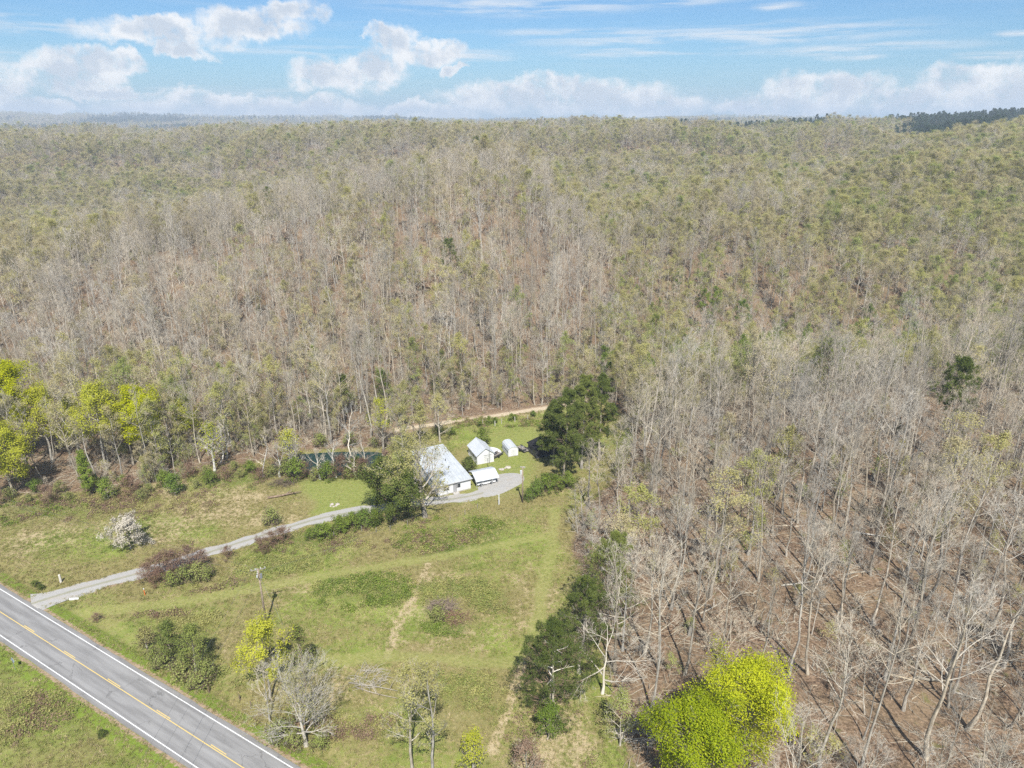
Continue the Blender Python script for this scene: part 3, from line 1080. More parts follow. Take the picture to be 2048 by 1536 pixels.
def ribbon(name, line, half, z, mat, uvscale=1.0, wob=0.0, seed=0, fan=None, nu=5, clip=None):
    """a strip along a line, its edges wavering"""
    pts = np.array(line)
    t = np.gradient(pts, axis=0)
    t /= np.linalg.norm(t, axis=1)[:, None]
    n = np.stack([-t[:, 1], t[:, 0]], 1)
    s = np.concatenate([[0], np.cumsum(np.linalg.norm(np.diff(pts, axis=0), axis=1))])
    V, UV = [], []
    for i in range(len(pts)):
        hw = half if fan is None else half + fan(s[i])
        l = hw + wob * (float(vnoise(s[i], 0.0, 2.5, seed)) - 0.5) * 2
        r = hw + wob * (float(vnoise(s[i], 50.0, 2.5, seed)) - 0.5) * 2
        for k in range(nu):
            f = k / (nu - 1)
            off = -r + (l + r) * f
            q = pts[i] + n[i] * off
            if clip is not None:
                q = clip(q)
            zz = z(q[0], q[1]) if callable(z) else z
            V.append((q[0], q[1], zz + 0.05 * (1 - abs(2 * f - 1))))
            UV.append((off * uvscale, s[i] * uvscale))
    Fq = [(i * nu + k, (i + 1) * nu + k, (i + 1) * nu + k + 1, i * nu + k + 1) for i in range(len(pts) - 1) for k in range(nu - 1)]
    me = bpy.data.meshes.new(name)
    me.from_pydata(V, [], [q[::-1] for q in Fq])
    me.materials.append(MATS[mat])
    uv = me.uv_layers.new(name='UVMap')
    for p in me.polygons:
        p.use_smooth = True
        for li in p.loop_indices:
            uv.data[li].uv = UV[me.loops[li].vertex_index]
    me.update()
    return me


LANE = 3.23


def road_line(o0, step=1.0, a=-150, b=100):
    return [RA + RD * s + RN * o0 for s in np.arange(a, b, step)]


def build_roads():
    o = link('highway', ribbon('highway', road_line(0), 3.95, 0.0, 'asphalt', 1.0, 0.10, 3, nu=9))
    tag(o, kind='structure')

    def zr(off):
        return 0.05 * (1 - abs(off) / 3.95) + 0.006

    def paint(name, off, w, s0, s1, mat):
        V, Fq = [], []
        ss = np.arange(s0, s1 + 1e-6, (s1 - s0) / max(1, int((s1 - s0) / 3)))
        for s in ss:
            for e in (-w / 2, w / 2):
                q = RA + RD * s + RN * (off + e)
                V.append((q[0], q[1], zr(off + e)))
        for i in range(len(ss) - 1):
            Fq.append((2 * i + 1, 2 * i, 2 * i + 2, 2 * i + 3))
        me = bpy.data.meshes.new(name)
        me.from_pydata(V, [], Fq)
        me.materials.append(MATS[mat])
        return link(name, me, o)
    paint('edge_line', LANE, 0.15, -150, 99, 'paint_white')
    paint('edge_line', -LANE, 0.15, -150, 99, 'paint_white')
    paint('solid_centre_line', -0.12, 0.13, -150, 99, 'paint_yellow')
    a = np.dot(G(62, 1256) - RA, RD)
    b = np.dot(G(130, 1305) - RA, RD)
    per = 12.2
    s = a - 0.0
    for k in range(-8, 9):
        paint('centre_dash', 0.14, 0.13, s + k * per - 1.6, s + k * per + 1.6, 'paint_yellow')
    def to_edge(q):
        off = float(np.dot(q - RA, RN))
        return q if off > 3.75 else q + RN * (3.75 - off)
    fan = lambda s: 2.0 * math.exp(-s / 3.0)
    d = link('gravel_drive', ribbon('gravel_drive', DRIVE, 1.75, lambda x, y: -0.02, 'gravel', 0.6, 0.6, 8, fan, clip=to_edge))
    tag(d, kind='structure')
    # turning place in front of the carport
    pts = np.array(smooth_line(TURN + [TURN[0]], 5))[:-1]
    c = pts.mean(0)
    V = [(c[0], c[1], 0.075)] + [(p[0] + (c[0] - p[0]) * 0.35, p[1] + (c[1] - p[1]) * 0.35, 0.07) for p in pts] + [(p[0], p[1], -0.01) for p in pts]
    n = len(pts)
    Fq = [(0, i + 1, (i + 1) % n + 1) for i in range(n)] + [(i + 1, i + 1 + n, (i + 1) % n + 1 + n, (i + 1) % n + 1) for i in range(n)]
    me = bpy.data.meshes.new('gravel_turnaround')
    me.from_pydata(V, [], Fq)
    me.materials.append(MATS['gravel'])
    uv = me.uv_layers.new(name='UVMap')
    for l in uv.data:
        l.uv = (1.2, 0)
    tag(link('gravel_turnaround', me), kind='structure')
    v = link('dirt_road', ribbon('dirt_road', VROAD, 1.2, lambda x, y: 0.0, 'sandy_dirt', 0.5, 0.4, 12))
    tag(v, kind='structure')
    # pond
    pts = [np.array(p) for p in POND]
    c = np.mean(pts, 0)
    me = bpy.data.meshes.new('pond_water')
    pp = smooth_line([c + (p - c) * 1.06 for p in pts] + [c + (pts[0] - c) * 1.06], 6)[:-1]
    me.from_pydata([(p[0], p[1], -0.38) for p in pp], [], [tuple(range(len(pp)))])
    me.materials.append(MATS['water'])
    tag(link('pond_water', me), kind='structure')


build_roads()


# ------------------------------------------------------------------ single trees and shrubs one can pick out
HERO_SPOTS = []
NTH = ['first', 'second', 'third', 'fourth', 'fifth', 'sixth', 'seventh', 'eighth', 'ninth', 'tenth', 'eleventh', 'twelfth', 'thirteenth', 'fourteenth', 'fifteenth',
       'sixteenth', 'seventeenth', 'eighteenth', 'nineteenth', 'twentieth', '21st', '22nd', '23rd', '24th', '25th', '26th', '27th', '28th', '29th', '30th']


def spot(px, py):
    p = G(px, py)
    HERO_SPOTS.append(p)
    return float(p[0]), float(p[1])


def one_of(name, T, px, py, label, cat='tree', wood=('bark', 'bark_twig'), leaf_mat=None, lf=None, group=None, lv=(1, 2, 3, 4), rz=0.0, scale=1.0, lean=(0, 0)):
    pr = proto('single_' + name, T, wood, leaf_mat, lf, lv)
    x, y = spot(px, py)
    return tree_object(name, pr, x, y, scale, rz=rz, label=label, cat=cat, group=group, lean=lean)


def build_heroes():
    # --- lime green trees in full young leaf
    def lime(seed, h, spread, n, mat='leaf_lime', size=0.36, cb=0.22):
        T = Tree(seed, h=h, r0=0.32, cb=cb, spread=spread, n1=30, n2=8, n3=5, n4=3, a_lo=78, a_hi=15, up=0.06, round_=1.0)
        return T, T.leaves(n, size, 0.5)
    T, lf = lime(21, 14.2, 7.2, 44000, size=0.23)
    one_of('lime_tree', T, 1484, 1525, 'tall lime green tree, the upper of two at the bottom right', leaf_mat='leaf_lime', lf=lf)
    T, lf = lime(22, 12.2, 7.2, 42000, size=0.23)
    one_of('lime_tree', T, 1388, 1582, 'broad lime green tree cut by the bottom edge of the picture', leaf_mat='leaf_lime', lf=lf)
    T, lf = lime(23, 15.5, 7.2, 24000, 'leaf_gold', 0.33, 0.2)
    one_of('yellow_tree', T, 28, 988, 'yellow green tree with pale short trunk at the left edge of the field', leaf_mat='leaf_gold', lf=lf)
    T, lf = lime(24, 24, 8.8, 42000, 'leaf_yellow', 0.34, 0.4)
    one_of('yellow_tree', T, 48, 925, 'large bright yellow green tree behind the pale short trunked one', leaf_mat='leaf_yellow', lf=lf)
    T, lf = lime(25, 21, 6.4, 14000, 'leaf_gold', 0.33, 0.45)
    one_of('yellow_tree', T, 215, 940, 'half bare yellow tree left of the bright yellow tree', leaf_mat='leaf_gold', lf=lf)
    T, lf = lime(26, 20, 6.0, 26000, 'leaf_yellow', 0.33, 0.4)
    one_of('yellow_tree', T, 296, 935, 'narrow bright yellow tree beside the half bare yellow one', leaf_mat='leaf_yellow', lf=lf)
    T, lf = lime(27, 23, 6.4, 9000, 'leaf_gold', 0.33, 0.3)
    one_of('yellow_tree', T, -25, 950, 'sparse yellow green tree cut by the left edge of the picture', leaf_mat='leaf_gold', lf=lf)
    for i, (px, py, h, sp, n, lab) in enumerate([(105, 925, 19, 5.5, 9000, 'yellow green tree right of the large bright yellow green tree'),
                                              (165, 925, 17, 4.8, 4500, 'thin yellow green tree behind the cone shaped evergreen'),
                                              (385, 905, 14, 4.6, 5000, 'yellow green tree right of the narrow bright yellow tree')]):
        T, lf = lime(35 + i, h, sp, n, 'leaf_gold', 0.31, 0.35)
        one_of('yellow_tree', T, px, py, lab, leaf_mat='leaf_gold', lf=lf)
    for i, (px, py, h, sp, n, lab) in enumerate([(430, 945, 12, 4.2, 1500, 'small spreading yellow green tree above the brushy left meadow'),
                                              (580, 935, 10, 3.6, 1300, 'small yellow topped tree at the left end of the pond')]):
        T, lf = lime(30 + i, h, sp, n, 'leaf_gold', 0.34, 0.35)
        one_of('yellow_tree', T, px, py, lab, leaf_mat='leaf_gold', lf=lf, wood=('bark_pale', 'bark_pale'))
    # --- narrow green conifer at the meadow edge
    T = Tree(40, h=10.5, r0=0.14, cb=0.03, spread=2.3, n1=46, n2=5, n3=3, n4=2, a_lo=72, a_hi=30, up=0.1, round_=0.0)
    one_of('conical_evergreen', T, 184, 988, 'narrow bright green cone shaped evergreen at the meadow edge', wood=('bark_brown', 'bark_brown'), leaf_mat='leaf_green', lf=T.leaves(9000, 0.26, 0.2))
    # --- white blossom shrub
    T = Tree(41, h=5.2, r0=0.16, cb=0.10, spread=5.2, n1=17, n2=7, n3=5, n4=3, a_lo=78, a_hi=25, up=0.08, round_=0.8)
    one_of('blossom_tree', T, 262, 1098, 'cream white blossoming bush in the meadow above the drive', wood=('bark', 'bark'), leaf_mat='blossom', lf=T.leaves(5200, 0.27, 0.25))
    # --- house trees
    T = Tree(42, h=11.8, r0=0.35, cb=0.10, spread=7.2, n1=24, n2=7, n3=5, n4=3, a_lo=78, a_hi=18, up=0.05, round_=0.95)
    one_of('broad_evergreen', T, 788, 1040, 'dark round broadleaf evergreen in front of the white house', wood=('bark_brown', 'bark_brown'), leaf_mat='leaf_dark', lf=T.leaves(26000, 0.32, 0.35))
    T = Tree(43, h=15.5, r0=0.5, cb=0.14, spread=10.5, n1=20, n2=8, n3=5, n4=4, a_lo=70, a_hi=15, up=0.10, round_=0.85, limb_r=0.6, wob=0.06)
    one_of('shade_tree', T, 850, 1034, 'big spreading half leafed shade tree whose limbs cross the house roof', leaf_mat='leaf_olive',
           lf=T.leaves(10000, 0.27, 0.3, bias=lambda t: 0.15 + (t[:, 0] < -2) * 1.0 + (t[:, 1] > 2) * 1.0 + (t[:, 2] < 6) * 0.4))
    for i, (px, py, h, sp, mat, n, lab) in enumerate([
            (766, 908, 15.5, 6.4, 'leaf_gold', 1500, 'fan shaped bare tree with yellowish top at the right end of the pond'),
            (880, 884, 12.5, 6.0, 'leaf_tan', 1700, 'rounded tan budding tree between the shade tree and the dirt road'),
            (806, 905, 12.0, 5.2, 'leaf_olive', 2000, 'olive budding tree just behind the white house'),
            (840, 893, 11.0, 5.0, 'leaf_olive', 2400, 'low olive green tree behind the back edge of the house roof')]):
        T = Tree(50 + i, h=h, r0=0.25, cb=0.15, spread=sp, n1=16, n2=7, n3=5, n4=4, a_lo=62, a_hi=15, up=0.08, round_=0.85)
        one_of('budding_tree', T, px, py, lab, leaf_mat=mat, lf=T.leaves(n, 0.27, 0.3, bias=lambda t: 0.2 + (t[:, 2] > 0.6 * t[:, 2].max())))
    # pale crooked sycamores round the pond
    for i, (px, py, h, sp, lab) in enumerate([
            (702, 908, 14, 5.5, 'crooked white barked sycamore leaning over the back of the pond'),
            (672, 952, 9.5, 4.0, 'pale bare tree in the middle of the near pond bank'),
            (606, 942, 8.5, 3.6, 'pale bare tree at the left part of the pond bank'),
            (527, 955, 12, 4.5, 'grey bare tree on the bank left of the pond'),
            (735, 950, 10, 4.4, 'pale bare tree on the right part of the near pond bank'),
            (640, 956, 7.5, 3.4, 'small grey bare tree between the two palest near pond bank trees'),
            (712, 956, 8.0, 3.6, 'small grey bare tree right of the middle of the near pond bank'),
            (560, 952, 9.0, 3.8, 'grey bare tree at the left tip of the pond'),
            (440, 928, 11, 4.2, 'pale forked bare tree left of the pond beyond the brush')]):
        T = Tree(60 + i, h=h, r0=0.2, cb=0.22, spread=sp, n1=11, n2=6, n3=4, n4=3, a_lo=66, a_hi=25, up=0.06, wob=0.10, round_=0.8, limb_r=0.7)
        one_of('pond_tree', T, px, py, lab, wood=('bark_pale', 'bark_pale' if i in (0, 8) else 'bark_twig'))
    # --- pines beside the house
    for i, (px, py, h, sp, lab) in enumerate([
            (1126, 956, 22.5, 5.4, 'tall dark green pine with bare lower trunk beside the gravel turning place'),
            (1163, 938, 24, 5.4, 'tallest dark green pine in the clump, behind the bare trunked one'),
            (1198, 920, 23, 4.4, 'dark green pine at the right end of the clump beside the wood'),
            (1108, 932, 17, 3.8, 'shorter dark green pine leaning over the black roofed building')]):
        T = Tree(70 + i, h=h, r0=0.30, cb=0.30 if i else 0.25, spread=sp, n1=46, n2=8, n3=5, n4=2, a_lo=92, a_hi=35, up=0.035, round_=0.4)
        rg = T.rg
        c = np.concatenate([T.levels[3][0][:, -1], T.levels[3][0][:, 1], T.levels[2][0][:, -1]])
        c = c + rg.normal(0, 0.14, c.shape)
        one_of('pine_tree', T, px, py, lab, wood=('bark', 'bark_brown'), leaf_mat='needle', lf=needle_tufts(rg, c, 12, 0.48, 0.026, 0.5), lv=(1, 2), group='pines beside the house')
    # --- evergreens at the edge of the wood
    for i, (px, py, h, sp, cb, lab) in enumerate([
            (1102, 1426, 15.8, 5.8, 0.10, 'dark green cedar at the lower corner of the field'),
            (1158, 1345, 16.5, 5.2, 0.12, 'dark green cedar between the lower and upper cedars of the wood edge'),
            (1205, 1262, 19.5, 5.8, 0.15, 'upper and tallest dark green cedar of the wood edge')]):
        T = Tree(80 + i, h=h, r0=0.24, cb=cb, spread=sp, n1=40, n2=8, n3=5, n4=3, a_lo=84, a_hi=25, up=0.05, round_=0.5, wob=0.06)
        one_of('cedar_tree', T, px, py, lab, wood=('bark', 'bark_brown'), leaf_mat='needle', lf=needle_tufts(T.rg, np.concatenate([T.tw[1], T.levels[3][0][:, -1]]), 6, 0.30, 0.022, 0.4))
    T = Tree(84, h=15.5, r0=0.22, cb=0.42, spread=3.0, n1=11, n2=3, n3=1, n4=1, a_lo=85, a_hi=40, up=0.03, wob=0.05, limb_r=0.75)
    one_of('dead_tree', T, 1118, 1436, 'dead white limbed snag standing against the lower cedar', wood=('bark_pale', 'bark_pale'), lv=(1, 2))
    # --- road side junipers
    for i, (px, py, h, sp, lab) in enumerate([(392, 1345, 8.6, 3.4, 'dark juniper with an exposed trunk between road and utility pole'),
                                              (345, 1318, 6.8, 2.8, 'dark juniper left of the exposed trunk juniper'),
                                              (296, 1296, 3.8, 2.0, 'small olive juniper at the left end of the roadside row')]):
        T = Tree(90 + i, h=h, r0=0.17, cb=0.12, spread=sp, n1=30, n2=6, n3=4, n4=3, a_lo=72, a_hi=25, up=0.08, round_=0.6)
        one_of('juniper', T, px, py, lab, wood=('bark', 'bark_brown'), leaf_mat='needle' if i < 2 else 'leaf_olive', lf=T.leaves(5200 if i < 2 else 1800, 0.19, 0.2))
    # --- trees along the road below the pole
    T = Tree(95, h=12.5, r0=0.2, cb=0.35, spread=5.4, n1=15, n2=7, n3=5, n4=3, a_lo=66, a_hi=20, up=0.06, round_=0.9)
    one_of('leafing_tree', T, 540, 1398, 'yellow green leafing tree just below the utility pole', leaf_mat='leaf_gold', lf=T.leaves(5600, 0.27, 0.3))
    T = Tree(96, h=10.5, r0=0.2, cb=0.2, spread=3.6, n1=14, n2=6, n3=5, n4=4, a_lo=50, a_hi=15, up=0.08)
    one_of('dark_tree', T, 612, 1372, 'dark grey bare tree behind the yellow green leafing tree', wood=('bark_brown', 'bark_brown'), leaf_mat='leaf_dark', lf=T.leaves(1500, 0.24, 0.3))
    T = Tree(97, h=11.5, r0=0.26, cb=0.16, spread=8.2, n1=24, n2=9, n3=6, n4=5, a_lo=68, a_hi=12, up=0.06, round_=0.9, limb_r=0.42)
    one_of('spreading_tree', T, 612, 1488, 'wide spreading pale bare tree standing nearest the road', wood=('bark_pale', 'bark_twig'), leaf_mat='leaf_olive', lf=T.leaves(3000, 0.16, 0.25))
    T = Tree(98, h=10, r0=0.14, cb=0.3, spread=3.4, n1=10, n2=5, n3=4, n4=4, a_lo=45, a_hi=15, up=0.1)
    one_of('grey_tree', T, 540, 1440, 'slim grey bare tree at the ditch left of the spreading one')
    for i, (px, h, lab) in enumerate([(826, 17.5, 'left of two half leafed trees rising from the bottom edge'), (868, 19.0, 'right of two half leafed trees rising from the bottom edge')]):
        T = Tree(100 + i, h=h, r0=0.22, cb=0.3, spread=5.0, n1=14, n2=6, n3=4, n4=4, a_lo=58, a_hi=18, up=0.08, round_=0.8)
        one_of('half_leafed_tree', T, px, 1555 + 10 * i, lab, leaf_mat='leaf_olive', lf=T.leaves(1900, 0.22, 0.3))
    for i, (px, py, h, mat, lab) in enumerate([(945, 1560, 7.5, 'leaf_gold', 'small yellow twiggy tree at the bottom edge near the middle'),
                                               (1050, 1560, 6.0, 'brush_brown', 'small brown twiggy tree at the bottom edge near the cedar'),
                                               (1240, 1490, 9.0, 'leaf_fresh', 'loose green bush between lower cedar and lime green tree'),
                                               (1095, 1478, 4.6, 'leaf_green', 'low green juniper bush at the foot of the lower cedar')]):
        T = Tree(105 + i, h=h, r0=0.12, cb=0.1, spread=3.4, n1=14, n2=6, n3=4, n4=3, a_lo=60, a_hi=18, up=0.08)
        one_of('small_tree', T, px, py, lab, leaf_mat=mat, lf=T.leaves(1500 if i != 3 else 3600, 0.22, 0.25))
    # leaning bare limbs at the edge of the wood
    for i, (px, py, h, lab) in enumerate([(1205, 1385, 13, 'low sprawling white limbed tree right of the lower cedar'), (1245, 1300, 15, 'leaning white limbed tree behind the cedars')]):
        T = Tree(110 + i, h=h, r0=0.2, cb=0.15, spread=8.0, n1=10, n2=7, n3=5, n4=4, a_lo=85, a_hi=45, up=0.05, round_=0.6, limb_r=0.75)
        one_of('sprawling_tree', T, px, py, lab, wood=('bark_pale', 'bark_twig'))
    # green trees along the foot of the hill
    for i, (px, py, h, sp, mat, n, lab) in enumerate([
            (830, 800, 19, 3.6, 'leaf_fresh', 2300, 'slim fresh green tree above the dirt road, left of its twin'),
            (884, 806, 16, 4.4, 'leaf_fresh', 2300, 'slim fresh green tree above the dirt road, right of its twin'),
            (770, 812, 11, 3.6, 'leaf_green', 2600, 'small green tree above the pond at the foot of the hill'),
            (690, 838, 13, 4.6, 'needle', 5200, 'dark evergreen above the pond at the foot of the hill'),
            (645, 835, 22, 4.0, 'leaf_fresh', 2400, 'tall thin green tree left of the dark hillside evergreen'),
            (335, 835, 19, 4.2, 'leaf_fresh', 2600, 'tall green tree rising behind the bright yellow trees'),
            (350, 990, 4.2, 3.0, 'leaf_green', 2600, 'bright green rounded bush at the upper meadow edge'),
            (218, 1000, 4.6, 2.4, 'leaf_green', 1800, 'green bush at the foot of the cone shaped evergreen'),
            (325, 940, 9.5, 3.6, 'leaf_olive', 2000, 'olive bushy tree above the bright green meadow bush')]):
        T = Tree(120 + i, h=h, r0=0.16, cb=0.3 if h > 10 else 0.05, spread=sp, n1=16, n2=6, n3=4, n4=3, a_lo=62, a_hi=18, up=0.09, round_=0.7)
        one_of('green_tree' if h > 8 else 'green_bush', T, px, py, lab, cat='tree' if h > 8 else 'bush', leaf_mat=mat, lf=T.leaves(n, 0.28, 0.28))
    # pines in the wood on the right
    for i, (px, py, h, lab) in enumerate([(1880, 960, 27, 'dark pine standing alone above the grey crowns on the right'),
                                          (2030, 850, 27, 'dark pine at the right edge of the picture above the grey crowns'),
                                          (1640, 850, 19, 'small dark pine where the grey wood meets the far hillside')]):
        T = Tree(130 + i, h=h, r0=0.28, cb=0.55, spread=5.2, n1=26, n2=7, n3=4, n4=2, a_lo=85, a_hi=30, up=0.05, round_=0.8)
        c = np.concatenate([T.levels[3][0][:, -1], T.levels[2][0][:, -1]])
        one_of('pine_tree', T, px, py, lab, wood=('bark', 'bark_brown'), leaf_mat='needle', lf=needle_tufts(T.rg, c, 13, 0.6, 0.04), lv=(1, 2))
    # shadow on the road comes from a bare tree beyond the left of the picture
    T = Tree(140, h=14, r0=0.25, cb=0.3, spread=6.0, n1=14, n2=7, n3=5, n4=4, a_lo=60, a_hi=20)
    pr = proto('single_roadside', T)
    tree_object('roadside_tree', pr, -96.5, 93.5, label='bare tree whose shadow falls on the highway at the left edge', cat='tree')
    # --- shrubs: rounded bushes of twig and leaf
    def bush(seed, h, sp, mat, n, wood='twig_red', size=0.16):
        T = Tree(seed, h=h, r0=0.06, cb=0.05, spread=sp, n1=18, n2=6, n3=4, n4=3, a_lo=75, a_hi=15, up=0.05, round_=0.8, tw_w=0.03)
        return proto('bush_%d' % seed, T, (wood, wood), mat, T.leaves(n, size, 0.15))
    red = [bush(150 + k, 3.4, 2.6, 'brush_brown', 1500) for k in range(3)]
    grn = [bush(160 + k, 2.4, 1.9, 'leaf_green', 1900, 'bark_brown', 0.2) for k in range(3)]
    fre = [bush(170 + k, 1.6, 1.5, 'leaf_fresh', 900, 'bark_brown', 0.18) for k in range(2)]
    drk = [bush(180 + k, 2.6, 2.0, 'leaf_dark', 2600, 'bark_brown', 0.2) for k in range(2)]
    rows = [
        ('brown_shrub', red, [(300, 1165, 1.0), (325, 1152, 1.15), (352, 1146, 1.2), (382, 1138, 1.15), (408, 1140, 1.0), (318, 1170, .8)], 'reddish brown shrub in the large thicket below the drive', 'brown thicket beside the drive'),
        ('brown_shrub', red, [(525, 1108, .85), (545, 1096, .9), (566, 1088, .9), (455, 1118, .7)], 'reddish brown shrub in the smaller clump further up the drive', 'smaller brown clump beside the drive'),
        ('green_shrub', fre, [(345, 1172, 1.2), (372, 1166, 1.5), (398, 1160, 1.5), (415, 1158, 1.2)], 'fresh green low shrub at the foot of the brown thicket', 'green shrubs under the brown thicket'),
        ('green_shrub', grn, [(655, 1078, 1.1), (640, 1074, .9), (682, 1066, 1.2), (705, 1056, 1.1), (728, 1052, 1.2), (752, 1048, 1.1), (620, 1080, .8)], 'green shrub in the fence row between drive and field', 'fence row shrubs'),
        ('olive_shrub', fre, [(545, 1052, 1.7)], 'lone olive shrub in the meadow above the drive', None),
        ('round_bush', grn, [(965, 890, 1.5)], 'round green bush behind the white garage', None),
        ('round_bush', drk, [(938, 946, 1.2)], 'round dark green bush in front of the white garage corner', None),
        ('green_shrub', grn, [(1072, 992, 1.2), (1090, 985, 1.4), (1058, 1000, .9), (1110, 982, 1.2), (1135, 980, 1.3)], 'green shrub at the foot of the pines by the service pole', 'shrubs under the pines'),
        ('green_shrub', fre, [(370, 1352, 1.4), (415, 1362, 1.6), (400, 1376, 1.2), (310, 1318, 1.1), (330, 1335, 1.2)], 'fresh green shrub under the roadside junipers', 'shrubs under the junipers'),
        ('grey_shrub', red, [(195, 1240, .45)], 'small twiggy grey shrub on the verge below the drive mouth', None),
        ('green_shrub', fre, [(875, 1240, 1.1)], 'green shrub growing beside the brush pile in the field', None),
        ('green_shrub', fre, [(560, 1478, 1.3), (590, 1492, 1.2), (640, 1495, 1.0)], 'green shrub at the foot of the wide spreading tree', 'shrubs under the spreading tree'),
        ('dark_shrub', drk, [(205, 1470, .35), (70, 1170, .4), (82, 1176, .35)], 'small dark weed clump in the grass beside the highway', 'weed clumps beside the highway'),
        ('green_shrub', grn, [(905, 868, .7), (878, 866, .8), (960, 852, .5), (978, 847, .75), (990, 846, .55), (1023, 840, .7), (1030, 838, .5), (1066, 831, .6)], 'green shrub in the hedge along the dirt road', 'hedge shrubs along the dirt road'),
    ]
    for name, kinds, sps, lab, grp in rows:
        for j, (px, py, s) in enumerate(sorted(sps)):
            x, y = spot(px, py)
            tree_object(name, kinds[j % len(kinds)], x, y, s, s * random.uniform(0.9, 1.2), label=lab + (', %s from the left' % NTH[j] if len(sps) > 1 else ''), cat='shrub', group=grp)
    # brush between field and forest on the left, one by one
    edge = [(20, 1000), (60, 1004), (100, 1008), (140, 1000), (260, 992), (285, 1000), (300, 985), (395, 975), (420, 968), (450, 962), (480, 955), (500, 948), (520, 962), (470, 940), (545, 952), (380, 955), (410, 950),
            (250, 975), (120, 985), (75, 985), (0, 1015), (330, 975)]
    bank = [(700, 955), (730, 958), (760, 950), (655, 958), (630, 958), (775, 935), (590, 958), (570, 900), (640, 893), (700, 890), (750, 893), (800, 893), (612, 955), (685, 957), (745, 955), (570, 948), (555, 940), (715, 950)]
    for lst, nm, lab, grp in ((edge, 'meadow_shrub', 'wild shrub on the brushy edge between meadow and forest', 'meadow edge shrubs'),
                              (bank, 'bank_shrub', 'wild shrub crowding the bank of the pond', 'pond bank shrubs')):
        for k, (px, py) in enumerate(sorted(lst)):
            x, y = spot(px + random.uniform(-3, 3), py)
            tree_object(nm, [red, grn, fre, fre][k * 3 % 4][k % 2], x, y, random.uniform(0.7, 1.3) * (1.35 if nm == 'bank_shrub' else 1.0), label=lab + ', %s from the left' % NTH[k], cat='shrub', group=grp)


random.seed(5)
build_heroes()


# ------------------------------------------------------------------ the forest
def in_view(x, y, z, m=1.03):
    """does the point fall inside the picture"""
    dy, dz = y, z - H
    f = dy * _cp - dz * _sp
    up = dy * _sp + dz * _cp
    f = np.maximum(f, 1e-3)
    return (np.abs(x / f) < 0.5 / F * m) & (np.abs(up / f) < HALF * m)


def forest_points():
    X, Y, S = [], [], []
    for d0, d1, cell, sc in ((0, 125, 6.7, 1.0), (125, 190, 5.7, 1.0), (190, 300, 6.2, 1.0), (300, 420, 7.0, 1.0), (420, 600, 7.6, 1.02), (600, 900, 8.2, 1.05), (900, 1500, 9.4, 1.1), (1500, 2600, 16.0, 1.2), (2600, 7200, 32.0, 1.35)):
        x = np.arange(-0.9 * d1 - 60, 0.9 * d1 + 60, cell)
        y = np.arange(40, d1, cell)
        gx, gy = np.meshgrid(x, y)
        gx = gx.ravel() + rng.uniform(-0.48, 0.48, gx.size) * cell
        gy = gy.ravel() + rng.uniform(-0.48, 0.48, gy.size) * cell
        d = np.hypot(gx, gy)
        k = (d >= d0) & (d < d1) & (np.abs(gx) < 0.86 * gy + 25)
        gx, gy = gx[k], gy[k]
        m = np.maximum(poly_mask(gx, gy, WOOD_R, 0.5), poly_mask(gx, gy, HILL, 0.5)) > 0.6
        X.append(gx[m]); Y.append(gy[m]); S.append(np.full(m.sum(), sc))
    # a fringe of young growth along the foot of the hill and behind the pond
    ex = rng.uniform(-150, 46, 2600)
    ey = rng.uniform(140, 222, 2600)
    md = poly_mask(ex, ey, HILL, 30.0)
    k = (md > 0.5) & (md < 0.93) & ((ex > -88) | (ey > 174)) & (rng.uniform(0, 1, 2600) < 0.32)
    X.append(ex[k]); Y.append(ey[k]); S.append(rng.uniform(0.28, 0.6, k.sum()))
    X, Y, S = map(np.concatenate, (X, Y, S))
    hs = np.array(HERO_SPOTS)
    keep = np.ones(len(X), bool)
    nearm = Y < 330
    dm = np.min(np.hypot(X[nearm][:, None] - hs[None, :, 0], Y[nearm][:, None] - hs[None, :, 1]), 1)
    keep[np.where(nearm)[0][dm < 3.2]] = False
    keep &= line_dist(X, Y, VROAD) > 3.2
    # the lime green trees stand in a small gap
    for (cx, cy, r) in ((*G(1490, 1520), 7.5), (*G(1375, 1585), 7.5), (*G(1375, 1640), 9.0), (*G(1330, 1600), 7.0), (*G(1440, 1600), 9.0), (*G(1500, 1600), 8.0), (*G(1102, 1426), 6), (*G(1126, 950), 7), (*G(1163, 935), 6), (*G(1198, 920), 5)):
        keep &= np.hypot(X - cx, Y - cy) > r
    return X[keep], Y[keep], S[keep]


